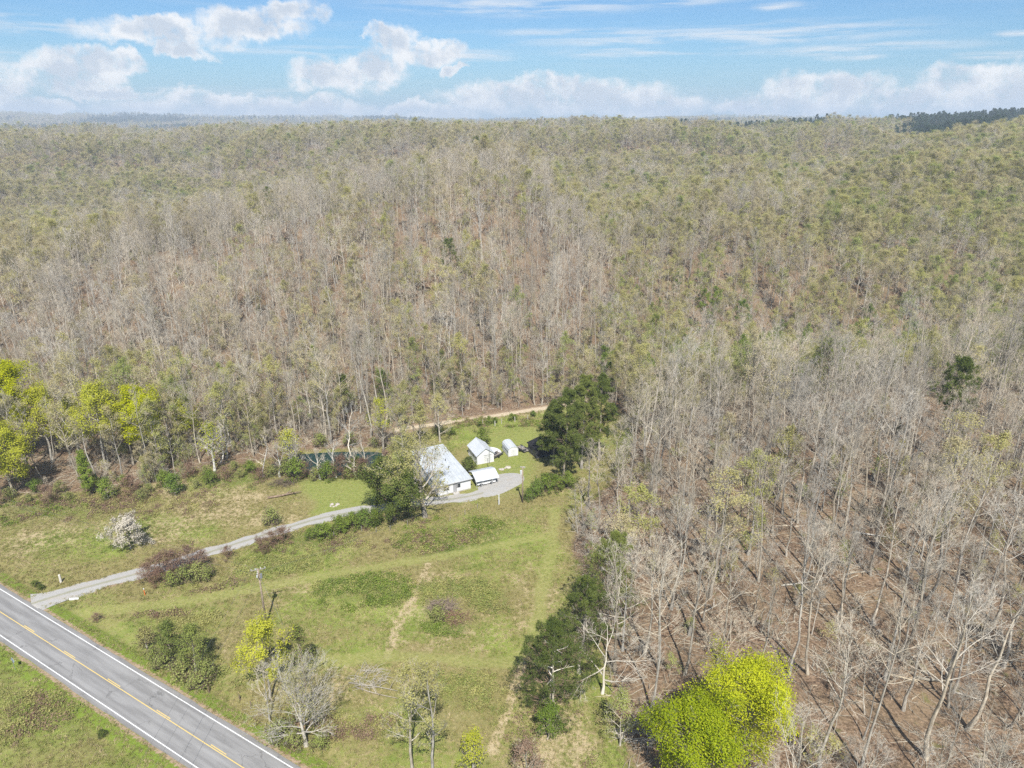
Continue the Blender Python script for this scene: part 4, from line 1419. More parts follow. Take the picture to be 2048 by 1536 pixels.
def build_forest():
    X, Y, S = forest_points()
    n = len(X)
    Z = ground(X, Y) - 0.1
    D = np.hypot(X, Y)
    U = X / np.maximum(Y, 50)
    r = rng.uniform(0, 1, n)
    patch = fbm(X, Y, 45, 77, 3)
    patch2 = fbm(X, Y, 130, 91)
    right_wood = (poly_mask(X, Y, WOOD_R, 0.5) > 0.5) & (Y < 166 + (X - 30) * 0.34) & (poly_mask(X, Y, HILL, 0.5) < 0.5)
    # share of trees in leaf: low on the near slope, high on the far ridges and to the right
    pl = np.interp(D, [180, 260, 330, 420, 520, 800, 1300], [0.15, 0.12, 0.24, 0.48, 0.66, 0.85, 0.9])
    crest_d = np.interp(U, [-0.73, -0.5, -0.25, 0, 0.12, 0.2], [365, 395, 415, 450, 400, 330])
    pl = np.interp(D - crest_d, [-200, -90, -30, 20, 60, 400], [0.14, 0.13, 0.26, 0.44, 0.60, 0.68])
    pl = pl + 0.12 * np.clip(U / 0.6, -0.2, 1) * np.clip((D - 230) / 150, 0, 1)
    pl = pl + 0.6 * np.clip((-U - 0.25) / 0.3, 0, 1) * np.clip((235 - D) / 40, 0, 1)
    pl = pl + (patch - 0.5) * 1.1 * np.clip((D - 150) / 120, 0.25, 1)
    pl = np.where(right_wood, 0.05, np.clip(pl, 0.03, 0.92))
    pl = np.where((S < 0.7) & ~right_wood, 0.6, pl)
    hollow = (U > 0.14) & (D < 330) & ~right_wood
    pl = np.where(hollow, np.clip(0.68 + (patch - 0.5) * 1.0, 0.3, 0.92), pl)
    kinds = np.empty(n, object)
    leafy = r < pl
    r2 = rng.uniform(0, 1, n) + (patch2 - 0.5) * 0.5
    green_bias = np.clip(U, -0.5, 0.7) * 0.12 + 0.22 * hollow + 0.12 * np.clip((260 - D) / 60, 0, 1)
    r2 = r2 + green_bias
    vi = rng.integers(0, 100, n)
    names = {}
    for i in range(n):
        if leafy[i]:
            q = r2[i]
            if right_wood[i]:
                kinds[i] = ('tan%d' % (vi[i] % 3)) if q < 0.8 else ('olive%d' % (vi[i] % 3))
            elif q < 0.60:
                kinds[i] = 'tan%d' % (vi[i] % 3)
            elif q < 0.93:
                kinds[i] = 'olive%d' % (vi[i] % 3)
            elif q < 1.16:
                kinds[i] = 'fresh%d' % (vi[i] % 2)
            else:
                kinds[i] = 'green%d' % (vi[i] % 2)
        else:
            kinds[i] = 'slim%d' % (vi[i] % 2) if vi[i] < (22 if D[i] < 400 else 8) else 'bare%d' % (vi[i] % 11)
    # fuller crowns take over with distance
    for i in np.where((rng.uniform(0, 1, n) < np.clip((D - 320) / 140, 0, 0.9)) & ~right_wood)[0]:
        k = kinds[i]
        if k.startswith(('tan', 'olive', 'fresh', 'green')):
            kinds[i] = 'r' + k[:-1] + str(vi[i] % 2)
        elif k.startswith('bare'):
            kinds[i] = 'round%d' % (vi[i] % 4)
    # scattered pines, and the dark pine plantation on the far right crest
    rp = rng.uniform(0, 1, n)
    kinds[(rp < 0.0035) & (D > 220) & (D < 480)] = 'pine0'
    crest = (D > 900) & (D < 2600) & (((U + (fbm(X, Y, 160, 44) - 0.5) * 0.25 > 0.50) & (D > 1120 + (fbm(X, Y, 90, 45) - 0.5) * 300)) | ((U > 0.22) & (U < 0.42) & (D > 1450) & (D < 2100) & (fbm(X, Y, 120, 46) > 0.44)))
    kinds[crest] = 'farpine'
    fardark = (D > 2600) & (fbm(X, Y, 600, 55) > 0.55)
    kinds[fardark] = 'farpine'
    sz = S * rng.uniform(0.78, 1.16, n)
    sz = np.where((D > 900) & (fbm(X, Y, 25, 12) > 0.6), sz * 1.12, sz)
    wood_edge = [tuple(G(*q)) for q in ((1240, 945), (1165, 1020), (1135, 1100), (1170, 1190), (1215, 1330))]
    de = line_dist(X, Y, wood_edge)
    sz = np.where(hollow, sz * 0.85, np.where(right_wood & (Y > 130), sz * 1.08, sz))
    wide = sz * rng.uniform(0.9, 1.2, n) * np.interp(D, [350, 600], [1.0, 1.28])
    sz = np.where(right_wood & (Y > 95), sz * np.interp(de, [2, 14], [0.58, 1.0]), sz)
    rz = rng.uniform(0, 6.283, n)
    lean = rng.normal(0, 0.035, (n, 2))
    lean[:, 1] += np.where((U < -0.2) & (D < 420), -0.05, 0)
    view = in_view(X, Y, Z + 14)
    # ---------------- the nearest ones are individuals
    single = np.zeros(n, bool)
    slant = np.sqrt(D ** 2 + (Z + 12 - H) ** 2)
    isb = np.array([k.startswith(('bare', 'slim', 'round')) for k in kinds])
    isl = np.array([k.lstrip('r').startswith(('tan', 'olive', 'fresh', 'green')) and k[:5] != 'round' for k in kinds])
    for msk, cnt in ((isb & right_wood & view, 200), (isb & ~right_wood & view, 100), (isl & view, 170)):
        ids = np.where(msk)[0]
        single[ids[np.argsort(slant[ids])[:cnt]]] = True
    ORD = ['first', 'second', 'third', 'fourth', 'fifth', 'sixth', 'seventh', 'eighth', 'ninth', 'tenth', 'eleventh', 'twelfth', 'thirteenth', 'fourteenth',
           'fifteenth', 'sixteenth', 'seventeenth', 'eighteenth', 'nineteenth', 'twentieth']
    ordinal = lambda q: ORD[q] if q < 20 else '%dth' % (q + 1)
    ids = np.where(single)[0]
    place = {}
    for i in ids:
        b = isb[i]
        if right_wood[i]:
            place[i] = ('bare trees of the right hand wood', 'of right hand wood') if b else ('budding trees of the right hand wood', 'of right hand wood')
        elif X[i] < -45:
            place[i] = ('bare trees behind the meadow', 'behind the left meadow') if b else ('budding trees behind the meadow', 'behind the left meadow')
        elif X[i] < 40:
            place[i] = ('bare trees above the dirt road', 'above the dirt road') if b else ('budding trees above the dirt road', 'above the dirt road')
        else:
            place[i] = ('bare trees beyond the wood', 'beyond the right hand wood') if b else ('budding trees beyond the wood', 'beyond the right hand wood')
    label = {}
    for g in sorted(set(v[0] for v in place.values())):
        mem = sorted([i for i in ids if place[i][0] == g], key=lambda i: Y[i])
        n_row = max(1, min(12, round(len(mem) / 14)))
        for rw in range(n_row):
            row = sorted(mem[rw * len(mem) // n_row:(rw + 1) * len(mem) // n_row], key=lambda i: X[i] / Y[i])
            for q, i in enumerate(row):
                k = kinds[i]
                what = 'slim grey bare tree' if k.startswith('slim') else 'grey bare tree' if isb[i] else {'tan': 'tan', 'oli': 'olive', 'fre': 'pale green', 'gre': 'green'}[k.lstrip('r')[:3]] + ' budding tree'
                label[i] = '%s, %s from left in %s row %s' % (what, ordinal(q), 'the' if n_row == 1 else ordinal(rw) + ' nearest', place[i][1])
    for i in ids:
        tree_object('bare_tree' if isb[i] else 'budding_tree', P[kinds[i]], float(X[i]), float(Y[i]), float(sz[i]), float(wide[i]), float(rz[i]), label[i], 'tree', place[i][0], tuple(lean[i]), float(Z[i]))
    rest = ~single
    mass('forest', X[rest], Y[rest], Z[rest], list(kinds[rest]), np.stack([wide, wide, sz], 1)[rest], np.column_stack([lean, rz])[rest],
         'mixed forest of bare and budding trees covering the hills')
    # undergrowth on the forest floor
    un = (D < 520)
    m = np.where(un)[0]
    m = np.concatenate([m, m[: len(m) // 2]])
    ux = X[m] + rng.uniform(-3, 3, len(m))
    uy = Y[m] + rng.uniform(-3, 3, len(m))
    ok = line_dist(ux, uy, VROAD) > 3.5
    ok &= ~((ux > 0) & (uy < 140) & (rng.uniform(0, 1, len(m)) < 0.35))
    ux, uy = ux[ok], uy[ok]
    rr = rng.uniform(0, 1, len(ux)) + (fbm(ux, uy, 30, 66) - 0.5) * 0.6
    kk = ['under_bare' if q < 0.72 else ('under_olive' if q < 0.88 else 'under_green') for q in rr]
    s = rng.uniform(0.5, 1.4, len(ux))
    mass('undergrowth', ux, uy, ground(ux, uy) - 0.05, kk, np.stack([s, s, s], 1), np.column_stack([0 * s, 0 * s, rng.uniform(0, 6.28, len(s))]),
         'low brushy undergrowth on the forest floor')


def build_litter():
    rg = np.random.default_rng(17)
    meshes = {}
    for k in range(4):
        m = []
        n = 5
        S0 = np.column_stack([rg.normal(0, .5, (n, 2)), np.full(n, .06)])
        D0 = np.column_stack([rg.normal(0, 1, (n, 2)), rg.normal(0.02, .08, n)])
        L0 = rg.uniform(.8, 3.2, n)
        Pp = grow(rg, S0, D0, L0, 4, 0.0, 0.12)
        Pp[..., 2] = np.clip(Pp[..., 2], .02, .4)
        Rr = rg.uniform(.025, .07, n)[:, None] * (1 - .6 * np.linspace(0, 1, 4))
        V, Fq = tubes(Pp, Rr, 5)
        meshes['stick%d' % k] = mesh_from('fallen_stick_%d' % k, V, [Fq], ['bark_tan'])
    x = rg.uniform(-150, 190, 16000)
    y = rg.uniform(55, 260, 16000)
    ok = (np.maximum(poly_mask(x, y, WOOD_R, .5), poly_mask(x, y, HILL, .5)) > .7) & in_view(x, y, 0 * x, 1.1) & (line_dist(x, y, VROAD) > 3)
    x, y = x[ok], y[ok]
    s = rg.uniform(.5, 1.5, len(x))
    mass('fallen_branches', x, y, ground(x, y), ['stick%d' % (i % 4) for i in range(len(x))], np.stack([s, s, s], 1),
         np.column_stack([0 * s, 0 * s, rg.uniform(0, 6.28, len(s))]), 'fallen branches and sticks strewn over the leaf litter', meshes)


def mass(name, X, Y, Z, kinds, scl, rot, label, meshes=None):
    """one object that sets copies of a few meshes on many points"""
    meshes = meshes or {k: v.mass for k, v in P.items()}
    used = sorted(set(kinds))
    col = bpy.data.collections.new(name + '_kinds')
    order = {}
    for j, k in enumerate(used):
        o = bpy.data.objects.new('%s_kind_%02d' % (name, j), meshes[k])
        col.objects.link(o)
        order[k] = j
    me = bpy.data.meshes.new(name)
    me.vertices.add(len(X))
    me.vertices.foreach_set('co', np.stack([X, Y, Z], 1).astype(np.float32).ravel())
    a = me.attributes.new('kind_index', 'INT', 'POINT')
    a.data.foreach_set('value', np.array([order[k] for k in kinds], np.int32))
    a = me.attributes.new('turn', 'FLOAT_VECTOR', 'POINT')
    a.data.foreach_set('vector', np.ascontiguousarray(rot, dtype=np.float32).ravel())
    a = me.attributes.new('size', 'FLOAT_VECTOR', 'POINT')
    a.data.foreach_set('vector', np.ascontiguousarray(scl, dtype=np.float32).ravel())
    for k in used:
        for m in meshes[k].materials:
            if m.name not in me.materials:
                me.materials.append(m)
    o = link(name, me)
    tag(o, label, None, None, 'stuff')
    ng = bpy.data.node_groups.new(name + '_scatter', 'GeometryNodeTree')
    ng.interface.new_socket('Geometry', in_out='INPUT', socket_type='NodeSocketGeometry')
    ng.interface.new_socket('Geometry', in_out='OUTPUT', socket_type='NodeSocketGeometry')
    gi = ng.nodes.new('NodeGroupInput')
    go = ng.nodes.new('NodeGroupOutput')
    ci = ng.nodes.new('GeometryNodeCollectionInfo')
    ci.inputs['Collection'].default_value = col
    ci.inputs['Separate Children'].default_value = True
    ci.inputs['Reset Children'].default_value = True
    ip = ng.nodes.new('GeometryNodeInstanceOnPoints')
    ip.inputs['Pick Instance'].default_value = True

    def named(nm, typ):
        nd = ng.nodes.new('GeometryNodeInputNamedAttribute')
        nd.data_type = typ
        nd.inputs['Name'].default_value = nm
        return [s for s in nd.outputs if s.enabled and s.name == 'Attribute'][0]
    er = ng.nodes.new('FunctionNodeEulerToRotation')
    L = ng.links
    L.new(gi.outputs[0], ip.inputs['Points'])
    L.new(ci.outputs[0], ip.inputs['Instance'])
    L.new(named('kind_index', 'INT'), ip.inputs['Instance Index'])
    L.new(named('turn', 'FLOAT_VECTOR'), er.inputs[0])
    L.new(er.outputs[0], ip.inputs['Rotation'])
    L.new(named('size', 'FLOAT_VECTOR'), ip.inputs['Scale'])
    L.new(ip.outputs[0], go.inputs[0])
    md = o.modifiers.new('scatter', 'NODES')
    md.node_group = ng
    return o


random.seed(11)
build_forest()
build_litter()


# ------------------------------------------------------------------ buildings and things round the house
def frame_at(p, q):
    """origin p, x axis towards q (ground points)"""
    p, q = np.array(p), np.array(q)
    return p, math.atan2(q[1] - p[1], q[0] - p[0]), float(np.linalg.norm(q - p))


def build_house():
    A, D = G(945, 957, 2.8), G(874, 974, 2.8)
    B = G(883, 896, 3.5)
    # local frame: x along the front from D to A, y towards the back
    p, rz, w = frame_at(D, A)
    L = 18.6
    h = empty('farmhouse', (p[0], p[1], 0), rz)
    tag(h, 'long low white house with a pale metal roof under the big shade tree', 'house')
    hf, hb = 2.75, 3.75
    e = 0.35
    MB().box(e, w - e, e, L - e, -0.3, 0.25).build('foundation', 'concrete', h)
    wl = MB()
    t = 0.18
    x0, x1, y0, y1 = e, w - e, e, L - e
    zf = hf - 0.12 + (hb - hf) * e / L
    zb = hf - 0.12 + (hb - hf) * (L - e) / L
    # front wall with its two window openings
    wins = [(w - 4.4, w - 2.9, 0.95, 2.15), (1.7, 3.2, 0.95, 2.15)]
    xs = sorted([x0, x1] + [v for q in wins for v in q[:2]])
    for a, b in zip(xs[:-1], xs[1:]):
        hole = [q for q in wins if abs(q[0] - a) < 1e-6]
        if hole:
            wl.box(a, b, y0, y0 + t, 0.25, hole[0][2]).box(a, b, y0, y0 + t, hole[0][3], zf)
        else:
            wl.box(a, b, y0, y0 + t, 0.25, zf)
    wl.box(x0, x1, y1 - t, y1, 0.25, zb)
    for xa, xb in ((x0, x0 + t), (x1 - t, x1)):
        wl.hexa([(xa, y0 + t, .25), (xb, y0 + t, .25), (xb, y1 - t, .25), (xa, y1 - t, .25)], [(xa, y0 + t, zf), (xb, y0 + t, zf), (xb, y1 - t, zb), (xa, y1 - t, zb)])
    wl.build('wall', 'wall_white', h)
    for (a, b, c, d) in wins:
        wn = MB().box(a, b, y0 + 0.10, y0 + 0.13, c, d).build('window', 'glass_dark', h)
        f = MB()
        for r in ((a, a + .07, c, d), (b - .07, b, c, d), (a + .07, b - .07, c, c + .07), (a + .07, b - .07, d - .07, d), ((a + b) / 2 - .03, (a + b) / 2 + .03, c + .07, d - .07)):
            f.box(r[0], r[1], y0 - 0.02, y0 + 0.098, r[2], r[3])
        f.build('frame', 'trim_white', wn)
    rf = MB()
    th = 0.12
    rf.hexa([(0, 0, hf), (w, 0, hf), (w, L, hb), (0, L, hb)], [(0, 0, hf + th), (w, 0, hf + th), (w, L, hb + th), (0, L, hb + th)])
    r = rf.build('roof', 'roof_old', h)
    for k in range(11):
        x = 0.35 + k * (w - 0.7) / 10
        MB().hexa([(x - .03, 0.02, hf + th), (x + .03, 0.02, hf + th), (x + .03, L - .02, hb + th), (x - .03, L - .02, hb + th)],
                  [(x - .02, 0.02, hf + th + .05), (x + .02, 0.02, hf + th + .05), (x + .02, L - .02, hb + th + .05), (x - .02, L - .02, hb + th + .05)]).build('seam', 'roof_old', r)
    MB().box(-0.02, w + 0.02, -0.04, -0.004, hf - 0.06, hf + th - 0.01).build('fascia', 'trim_white', h)
    MB().tube([(-.05, -.1, hf + .02), (w + .05, -.1, hf + .02)], [.06, .06], 6).build('gutter', 'trim_grey', h)
    for (vx, vy) in ((w * .62, L * .35), (w * .7, L * .55), (w * .45, L * .8)):
        zz = hf + th + (hb - hf) * vy / L
        MB().tube([(vx, vy, zz - .05), (vx, vy, zz + .45)], [.09, .09], 8).tube([(vx, vy, zz + .45), (vx, vy, zz + .55)], [.16, .1], 8).build('roof_vent', 'dark_metal', r)
    dr = MB().box(w * .46, w * .46 + .95, y0 - .03, y0 - .004, .25, 2.3).build('door', 'trim_grey', h)
    MB().box(w * .46 + .8, w * .46 + .87, y0 - .09, y0 - .031, 1.2, 1.3).build('handle', 'dark_metal', dr)
    MB().box(w * .44, w * .44 + 1.4, y0 - 1.0, y0 - .04, -.2, .2).build('step', 'concrete', h)
    MB().box(w * .3, w * .3 + .6, L * .62, L * .62 + .6, hf + .5, hb + .75).build('chimney', 'concrete', h)


def build_garage():
    c = lambda x, y: (800 + x * 310 / 2048, 820 + y * 310 / 2048)
    a, b = G(*c(1020, 722)), G(*c(1240, 680))
    p, rz, w = frame_at(a, b)
    L = 6.6
    g = empty('garage', (p[0], p[1], 0), rz)
    tag(g, 'white gabled garage with a pale metal roof behind the carport', 'garage')
    MB().box(-.1, w + .1, -.1, L + .1, -.25, .06).build('slab', 'concrete', g)
    eh, rh = 2.5, 4.15
    t = .15
    wl = MB()
    dx0, dx1, dz = w * .42, w * .86, 2.15
    wl.prism([(0, .06), (dx0, .06), (dx0, dz), (dx1, dz), (dx1, .06), (w, .06), (w, eh), (w / 2, rh), (0, eh)], 0, t)
    wl.prism([(0, .06), (w, .06), (w, eh), (w / 2, rh), (0, eh)], L - t, L)
    wl.box(0, t, t, L - t, .06, eh).box(w - t, w, t, L - t, .06, eh)
    wl.build('wall', 'wall_white', g)
    d = MB().box(dx0, dx1, .05, .11, .06, dz).build('door', 'trim_white', g)
    for k in range(1, 4):
        MB().box(dx0 + .02, dx1 - .02, .035, .049, .06 + k * dz / 4 - .02, .06 + k * dz / 4 + .02).build('groove', 'trim_grey', d)
    MB().box(dx0 - .1, dx1 + .1, -.03, -.003, dz, dz + .1).build('lintel', 'trim_grey', g)
    ov = .3
    for s, nm in ((-1, 0), (1, 1)):
        m = (rh - eh) / (w / 2)
        xe = w / 2 + s * (w / 2 + ov)
        ze = eh - m * ov
        v = [(w / 2, -ov, rh + .02), (xe, -ov, ze + .02), (xe, L + ov, ze + .02), (w / 2, L + ov, rh + .02)]
        if s > 0:
            v = v[::-1]
        r = MB().hexa(v, [(x, y, z + .09) for x, y, z in v]).build('roof', 'roof_white', g)
        for k in range(9):
            y = -ov + .3 + k * (L + 2 * ov - .6) / 8
            q = [(w / 2, y - .025, rh + .11), (xe, y - .025, ze + .11), (xe, y + .025, ze + .11), (w / 2, y + .025, rh + .11)]
            if s > 0:
                q = q[::-1]
            MB().hexa(q, [(x, yy, z + .04) for x, yy, z in q]).build('seam', 'roof_white', r)
    MB().tube([(w / 2, -ov - .01, rh + .13), (w / 2, L + ov + .01, rh + .13)], [.07, .07], 6).build('ridge_cap', 'roof_white', g)
    MB().box(-.02, -.003, L * .35, L * .35 + .8, 1.1, 1.9).build('window', 'glass_dark', g)
    # thin mast beside the door
    x, y = G(*c(1182, 712))
    m = MB().tube([(0, 0, -.2), (0.02, 0, 4.6)], [.05, .04], 6).build('mast', 'grey_metal')
    m.location = (x, y, gz(x, y))
    tag(m, 'thin grey mast standing in front of the garage door', 'mast')
    x, y = G(*c(1165, 760))
    m = MB().tube([(0, 0, -.2), (-.12, 0, 2.6)], [.06, .05], 6).build('short_post', 'dark_metal')
    m.location = (x, y, gz(x, y))
    tag(m, 'short dark leaning post just behind the carport roof', 'post')


def build_shed():
    c = lambda x, y: (800 + x * 310 / 2048, 820 + y * 310 / 2048)
    a, b = G(*c(1432, 622)), G(*c(1565, 600))
    p, rz, w = frame_at(a, b)
    L = 5.0
    g = empty('storage_shed', (p[0], p[1], 0), rz)
    tag(g, 'small white barrel roofed storage shed right of the garage', 'shed')
    eh, rh = 1.55, 2.65
    n = 7
    arc = [(w / 2 - w / 2 * math.cos(math.pi * k / n), eh + (rh - eh) * math.sin(math.pi * k / n) ** .8) for k in range(n + 1)]
    MB().box(.02, w - .02, .02, L - .02, -.2, .08).build('skid', 'old_wood', g)
    wl = MB().prism([(.05, .08)] + [(w - .05, .08)] + [(min(max(x, .05), w - .05), z - .05) for x, z in arc[::-1]], 0.12, L - .12)
    wl.build('wall', 'wall_white', g)
    for k in range(n):
        (xa, za), (xb, zb) = arc[k], arc[k + 1]
        v = [(xa, 0, za), (xa, L, za), (xb, L, zb), (xb, 0, zb)]
        nx, nz = -(zb - za), (xb - xa)
        l = math.hypot(nx, nz)
        nx, nz = nx / l * .05, nz / l * .05
        MB().hexa(v[::-1], [(x + nx, y, z + nz) for x, y, z in v[::-1]]).build('roof_panel', 'roof_white', g)
    MB().box(w * .25, w * .75, .06, .118, .1, 1.9).build('door', 'trim_white', g)
    MB().box(w * .495, w * .505, .045, .059, .1, 1.9).build('door_gap', 'trim_grey', g)
    MB().box(.0, .045, .3, L - .3, 1.36, 1.44).build('side_rail', 'trim_grey', g)


def build_carport():
    c = lambda x, y: (800 + x * 310 / 2048, 820 + y * 310 / 2048)
    a, b = G(*c(1012, 1036)), G(*c(1297, 976))
    p, rz, w = frame_at(a, b)
    L = 5.2
    g = empty('carport', (p[0], p[1], 0), rz)
    tag(g, 'white metal carport on thin posts beside the house', 'carport')
    eh, rh = 2.05, 3.0
    for y in (0.05, L - .05):
        for k in range(5):
            x = .06 + k * (w - .12) / 4
            MB().tube([(x, y, -.2), (x, y, eh)], [.04, .04], 6).build('post', 'trim_white', g)
    prof = [(-.25, eh - .28), (0.05, eh + .06), (L * .28, eh + .62), (L / 2, rh), (L * .72, eh + .62), (L - .05, eh + .06), (L + .25, eh - .28)]
    for k in range(len(prof) - 1):
        (ya, za), (yb, zb) = prof[k], prof[k + 1]
        v = [(-.2, ya, za), (w + .2, ya, za), (w + .2, yb, zb), (-.2, yb, zb)]
        MB().hexa(v, [(x, y, z + .04) for x, y, z in v]).build('roof_panel', 'roof_white', g)
    for x in (.06, w - .06):
        f = MB()
        for k in range(1, len(prof) - 2):
            f.tube([(x, prof[k][0], prof[k][1] - .06), (x, prof[k + 1][0], prof[k + 1][1] - .06)], [.035, .035], 5)
        f.build('rafter', 'trim_white', g)
    return g, w, L, rz, p


def build_car(name, loc, rz, label, paint='car_white'):
    """pickup sized car: body, cabin, windows, wheels"""
    e = empty(name, loc, rz)
    tag(e, label, 'car')
    L, W = 4.7, 1.8
    side = [(0, .45), (.05, .95), (1.15, 1.02), (1.75, 1.62), (3.55, 1.62), (4.15, 1.0), (4.66, .95), (4.7, .45), (4.1, .40), (3.95, .62), (3.6, .68), (3.3, .62), (3.15, .38), (1.45, .38), (1.3, .62), (.95, .68), (.6, .62), (.45, .40)]
    b = MB().prism(side, -W / 2, W / 2).build('body', paint, e, bevel=.05)
    for s in (-1, 1):
        y = s * (W / 2 + .004)
        for (xa, xb, xc, xd) in ((1.42, 2.42, 2.42, 1.84), (2.5, 3.85, 3.48, 2.5)):
            MB().add([(xa, y, 1.07), (xb, y, 1.07), (xc, y, 1.55), (xd, y, 1.55)], [(0, 1, 2, 3)]).build('window', 'glass_dark', e)
        for x in (.95, 3.6):
            wh = MB().tube([(x, s * (W / 2 - .2), .33), (x, s * (W / 2 + .02), .33)], [.33, .33], 14).build('wheel', 'tyre', e)
            MB().tube([(x, s * (W / 2 + .015), .33), (x, s * (W / 2 + .035), .33)], [.19, .17], 10).build('rim', 'grey_metal', wh)
        MB().box(-.015, .05, s * .72 - .14, s * .72 + .14, .7, .85).build('headlight', 'porcelain', e)
    for (xa, za, xb, zb) in ((1.17, 1.08, 1.72, 1.58), (4.10, 1.08, 3.60, 1.58)):
        dx = -.012 if xa < 2 else .012
        MB().add([(xa + dx, -.75, za + .01), (xa + dx, .75, za + .01), (xb + dx, .66, zb + .01), (xb + dx, -.66, zb + .01)], [(0, 1, 2, 3)]).build('windscreen', 'glass_dark', e)
    return e


def build_yard():
    build_house()
    build_garage()
    build_shed()
    g, w, L, rz, p = build_carport()
    d = np.array([math.cos(rz), math.sin(rz)])
    n = np.array([-d[1], d[0]])
    q = p + d * (w / 2 - 2.35) + n * 1.35
    build_car('parked_car', (q[0], q[1], 0.02), rz, 'white car parked along the near side under the carport')
    q = p + d * (w / 2 - 2.1) + n * 3.7
    build_car('parked_car', (q[0], q[1], 0.02), rz, 'grey car parked along the house side under the carport', 'grey_metal')
    # black roofed building behind the pines
    c = lambda x, y: (800 + x * 310 / 2048, 820 + y * 310 / 2048)
    a = G(*c(1672, 432), 2.5)
    b = G(*c(1790, 530), 2.5)
    pp, rz2, wl = frame_at(a, b)
    e = empty('black_roofed_building', (a[0], a[1], 0), rz2)
    tag(e, 'dark building with a black roof half hidden behind the pines', 'building')
    W2, L2 = 5.2, 7.5
    MB().box(.3, W2 - .3, .3, L2 - .3, -.2, 2.45).build('wall', 'dark_metal', e)
    # ridge runs along local x at mid depth
    v = [(0, 0, 2.5), (W2, 0, 2.5), (W2, L2 / 2, 3.5), (0, L2 / 2, 3.5)]
    MB().hexa(v, [(x, y, z + .1) for x, y, z in v]).build('roof', 'shingle_black', e)
    v = [(0, L2 / 2, 3.5), (W2, L2 / 2, 3.5), (W2, L2, 2.5), (0, L2, 2.5)]
    MB().hexa(v, [(x, y, z + .1) for x, y, z in v]).build('roof', 'shingle_black', e)
    for k in range(2):
        MB().box(1.2 + k * 2, 1.9 + k * 2, .27, .297, 1.0, 1.9).build('window', 'glass_dark', e)
    # upturned boat and trailer between garage and shed
    x, y = G(*c(1262, 548))
    t = empty('boat', (x, y, gz(x, y)), R(-42))
    tag(t, 'white upturned boat lying beside the garage', 'boat')
    n_, m_ = 9, 7
    V = []
    for i in range(n_):
        f = i / (n_ - 1)
        hw = .85 * (1 - abs(2 * f - 1) ** 3 * .75) * (1 if f > .4 else .75 + .25 * f / .4)
        for k in range(m_):
            a_ = math.pi * k / (m_ - 1)
            V.append((f * 3.9 - 1.95, -hw * math.cos(a_), .1 + .85 * math.sin(a_) ** .7 * (1 - .35 * abs(2 * f - 1) ** 2)))
    Fc = [(i * m_ + k, (i + 1) * m_ + k, (i + 1) * m_ + k + 1, i * m_ + k + 1) for i in range(n_ - 1) for k in range(m_ - 1)] + [tuple(range(m_)), tuple(range((n_ - 1) * m_, n_ * m_))[::-1]]
    MB().add(V, Fc).build('hull', 'car_white', t, smooth=True)
    MB().tube([(-1.9, 0, .82), (1.9, 0, .82)], [.04, .04], 5).build('keel', 'trim_white', t)

    def trailer(px, py, rz, label, load):
        x, y = G(*c(px, py))
        e = empty('utility_trailer', (x, y, gz(x, y)), rz)
        tag(e, label, 'trailer')
        MB().box(-.85, .85, -1.8, 1.8, .5, .58).build('deck', 'old_wood', e)
        for s in (-1, 1):
            MB().tube([(s * .86, -.1, .32), (s * 1.05, -.1, .32)], [.32, .32], 12).build('wheel', 'tyre', e)
            MB().box(s * .85 - .03, s * .85 + .03, -1.8, 1.8, .581, .95).build('side_rail', 'dark_metal', e)
        MB().tube([(-.5, 1.8, .5), (0, 3.0, .45)], [.05, .05], 5).tube([(.5, 1.8, .5), (0, 3.0, .45)], [.05, .05], 5).build('tongue', 'dark_metal', e)
        rg = random.Random(load)
        for k in range(load):
            bx, by = rg.uniform(-.5, .5), -1.5 + 3.0 * k / load
            h = rg.uniform(.15, .5)
            o = MB().box(-.35, .35, -.16, .16, 0, h).build('salvage_box', rg.choice(['old_wood', 'dark_metal', 'grey_metal', 'old_wood']))
            o.location = (x + math.cos(rz) * bx - math.sin(rz) * by, y + math.sin(rz) * bx + math.cos(rz) * by, gz(x, y) + .585)
            o.rotation_euler = (0, 0, rz + rg.uniform(-.25, .25))
            tag(o, 'dark odds and ends on the ' + label.split(' trailer')[0] + ' trailer, %s from its near end' % NTH[k], 'salvage', 'load of the ' + label.split(' trailer')[0] + ' trailer')
    trailer(1272, 615, R(-40), 'small dark trailer standing beside the garage door', 5)
    trailer(1615, 535, R(38), 'loaded grey trailer standing right of the storage shed', 8)
    # rubble by the turning place, stones on the lawn
    for (px, py, s, lab) in [(1010, 938, .5, 'pale rubble stone lying between garage and turning place'), (668, 1011, .4, 'pale stone lying in the mown lawn by the drive')]:
        for k in range(5):
            x, y = G(px - 8 + 4 * k + random.uniform(-1.5, 1.5), py + random.uniform(-3, 3))
            o = rock(s * random.uniform(.6, 1.3))
            o.location = (x, y, gz(x, y))
            tag(o, lab + ', %s from left' % NTH[k], 'stone', 'rubble near the turning place' if px > 900 else 'stones in the lawn')


def rock(s):
    rg = random.Random(random.random())
    V = []
    for k in range(3):
        r = (1.0, .95, .55)[k]
        for i in range(6):
            a = i * math.pi / 3 + rg.uniform(-.2, .2)
            V.append((s * r * math.cos(a) * rg.uniform(.75, 1.2), s * r * math.sin(a) * rg.uniform(.75, 1.2), s * (-.15, .3, .6)[k] * rg.uniform(.8, 1.2)))
    Fc = [tuple(range(6))[::-1], tuple(range(12, 18))] + [(k * 6 + i, k * 6 + (i + 1) % 6, k * 6 + 6 + (i + 1) % 6, k * 6 + 6 + i) for k in range(2) for i in range(6)]
    return MB().add(V, Fc).build('stone', 'stone')


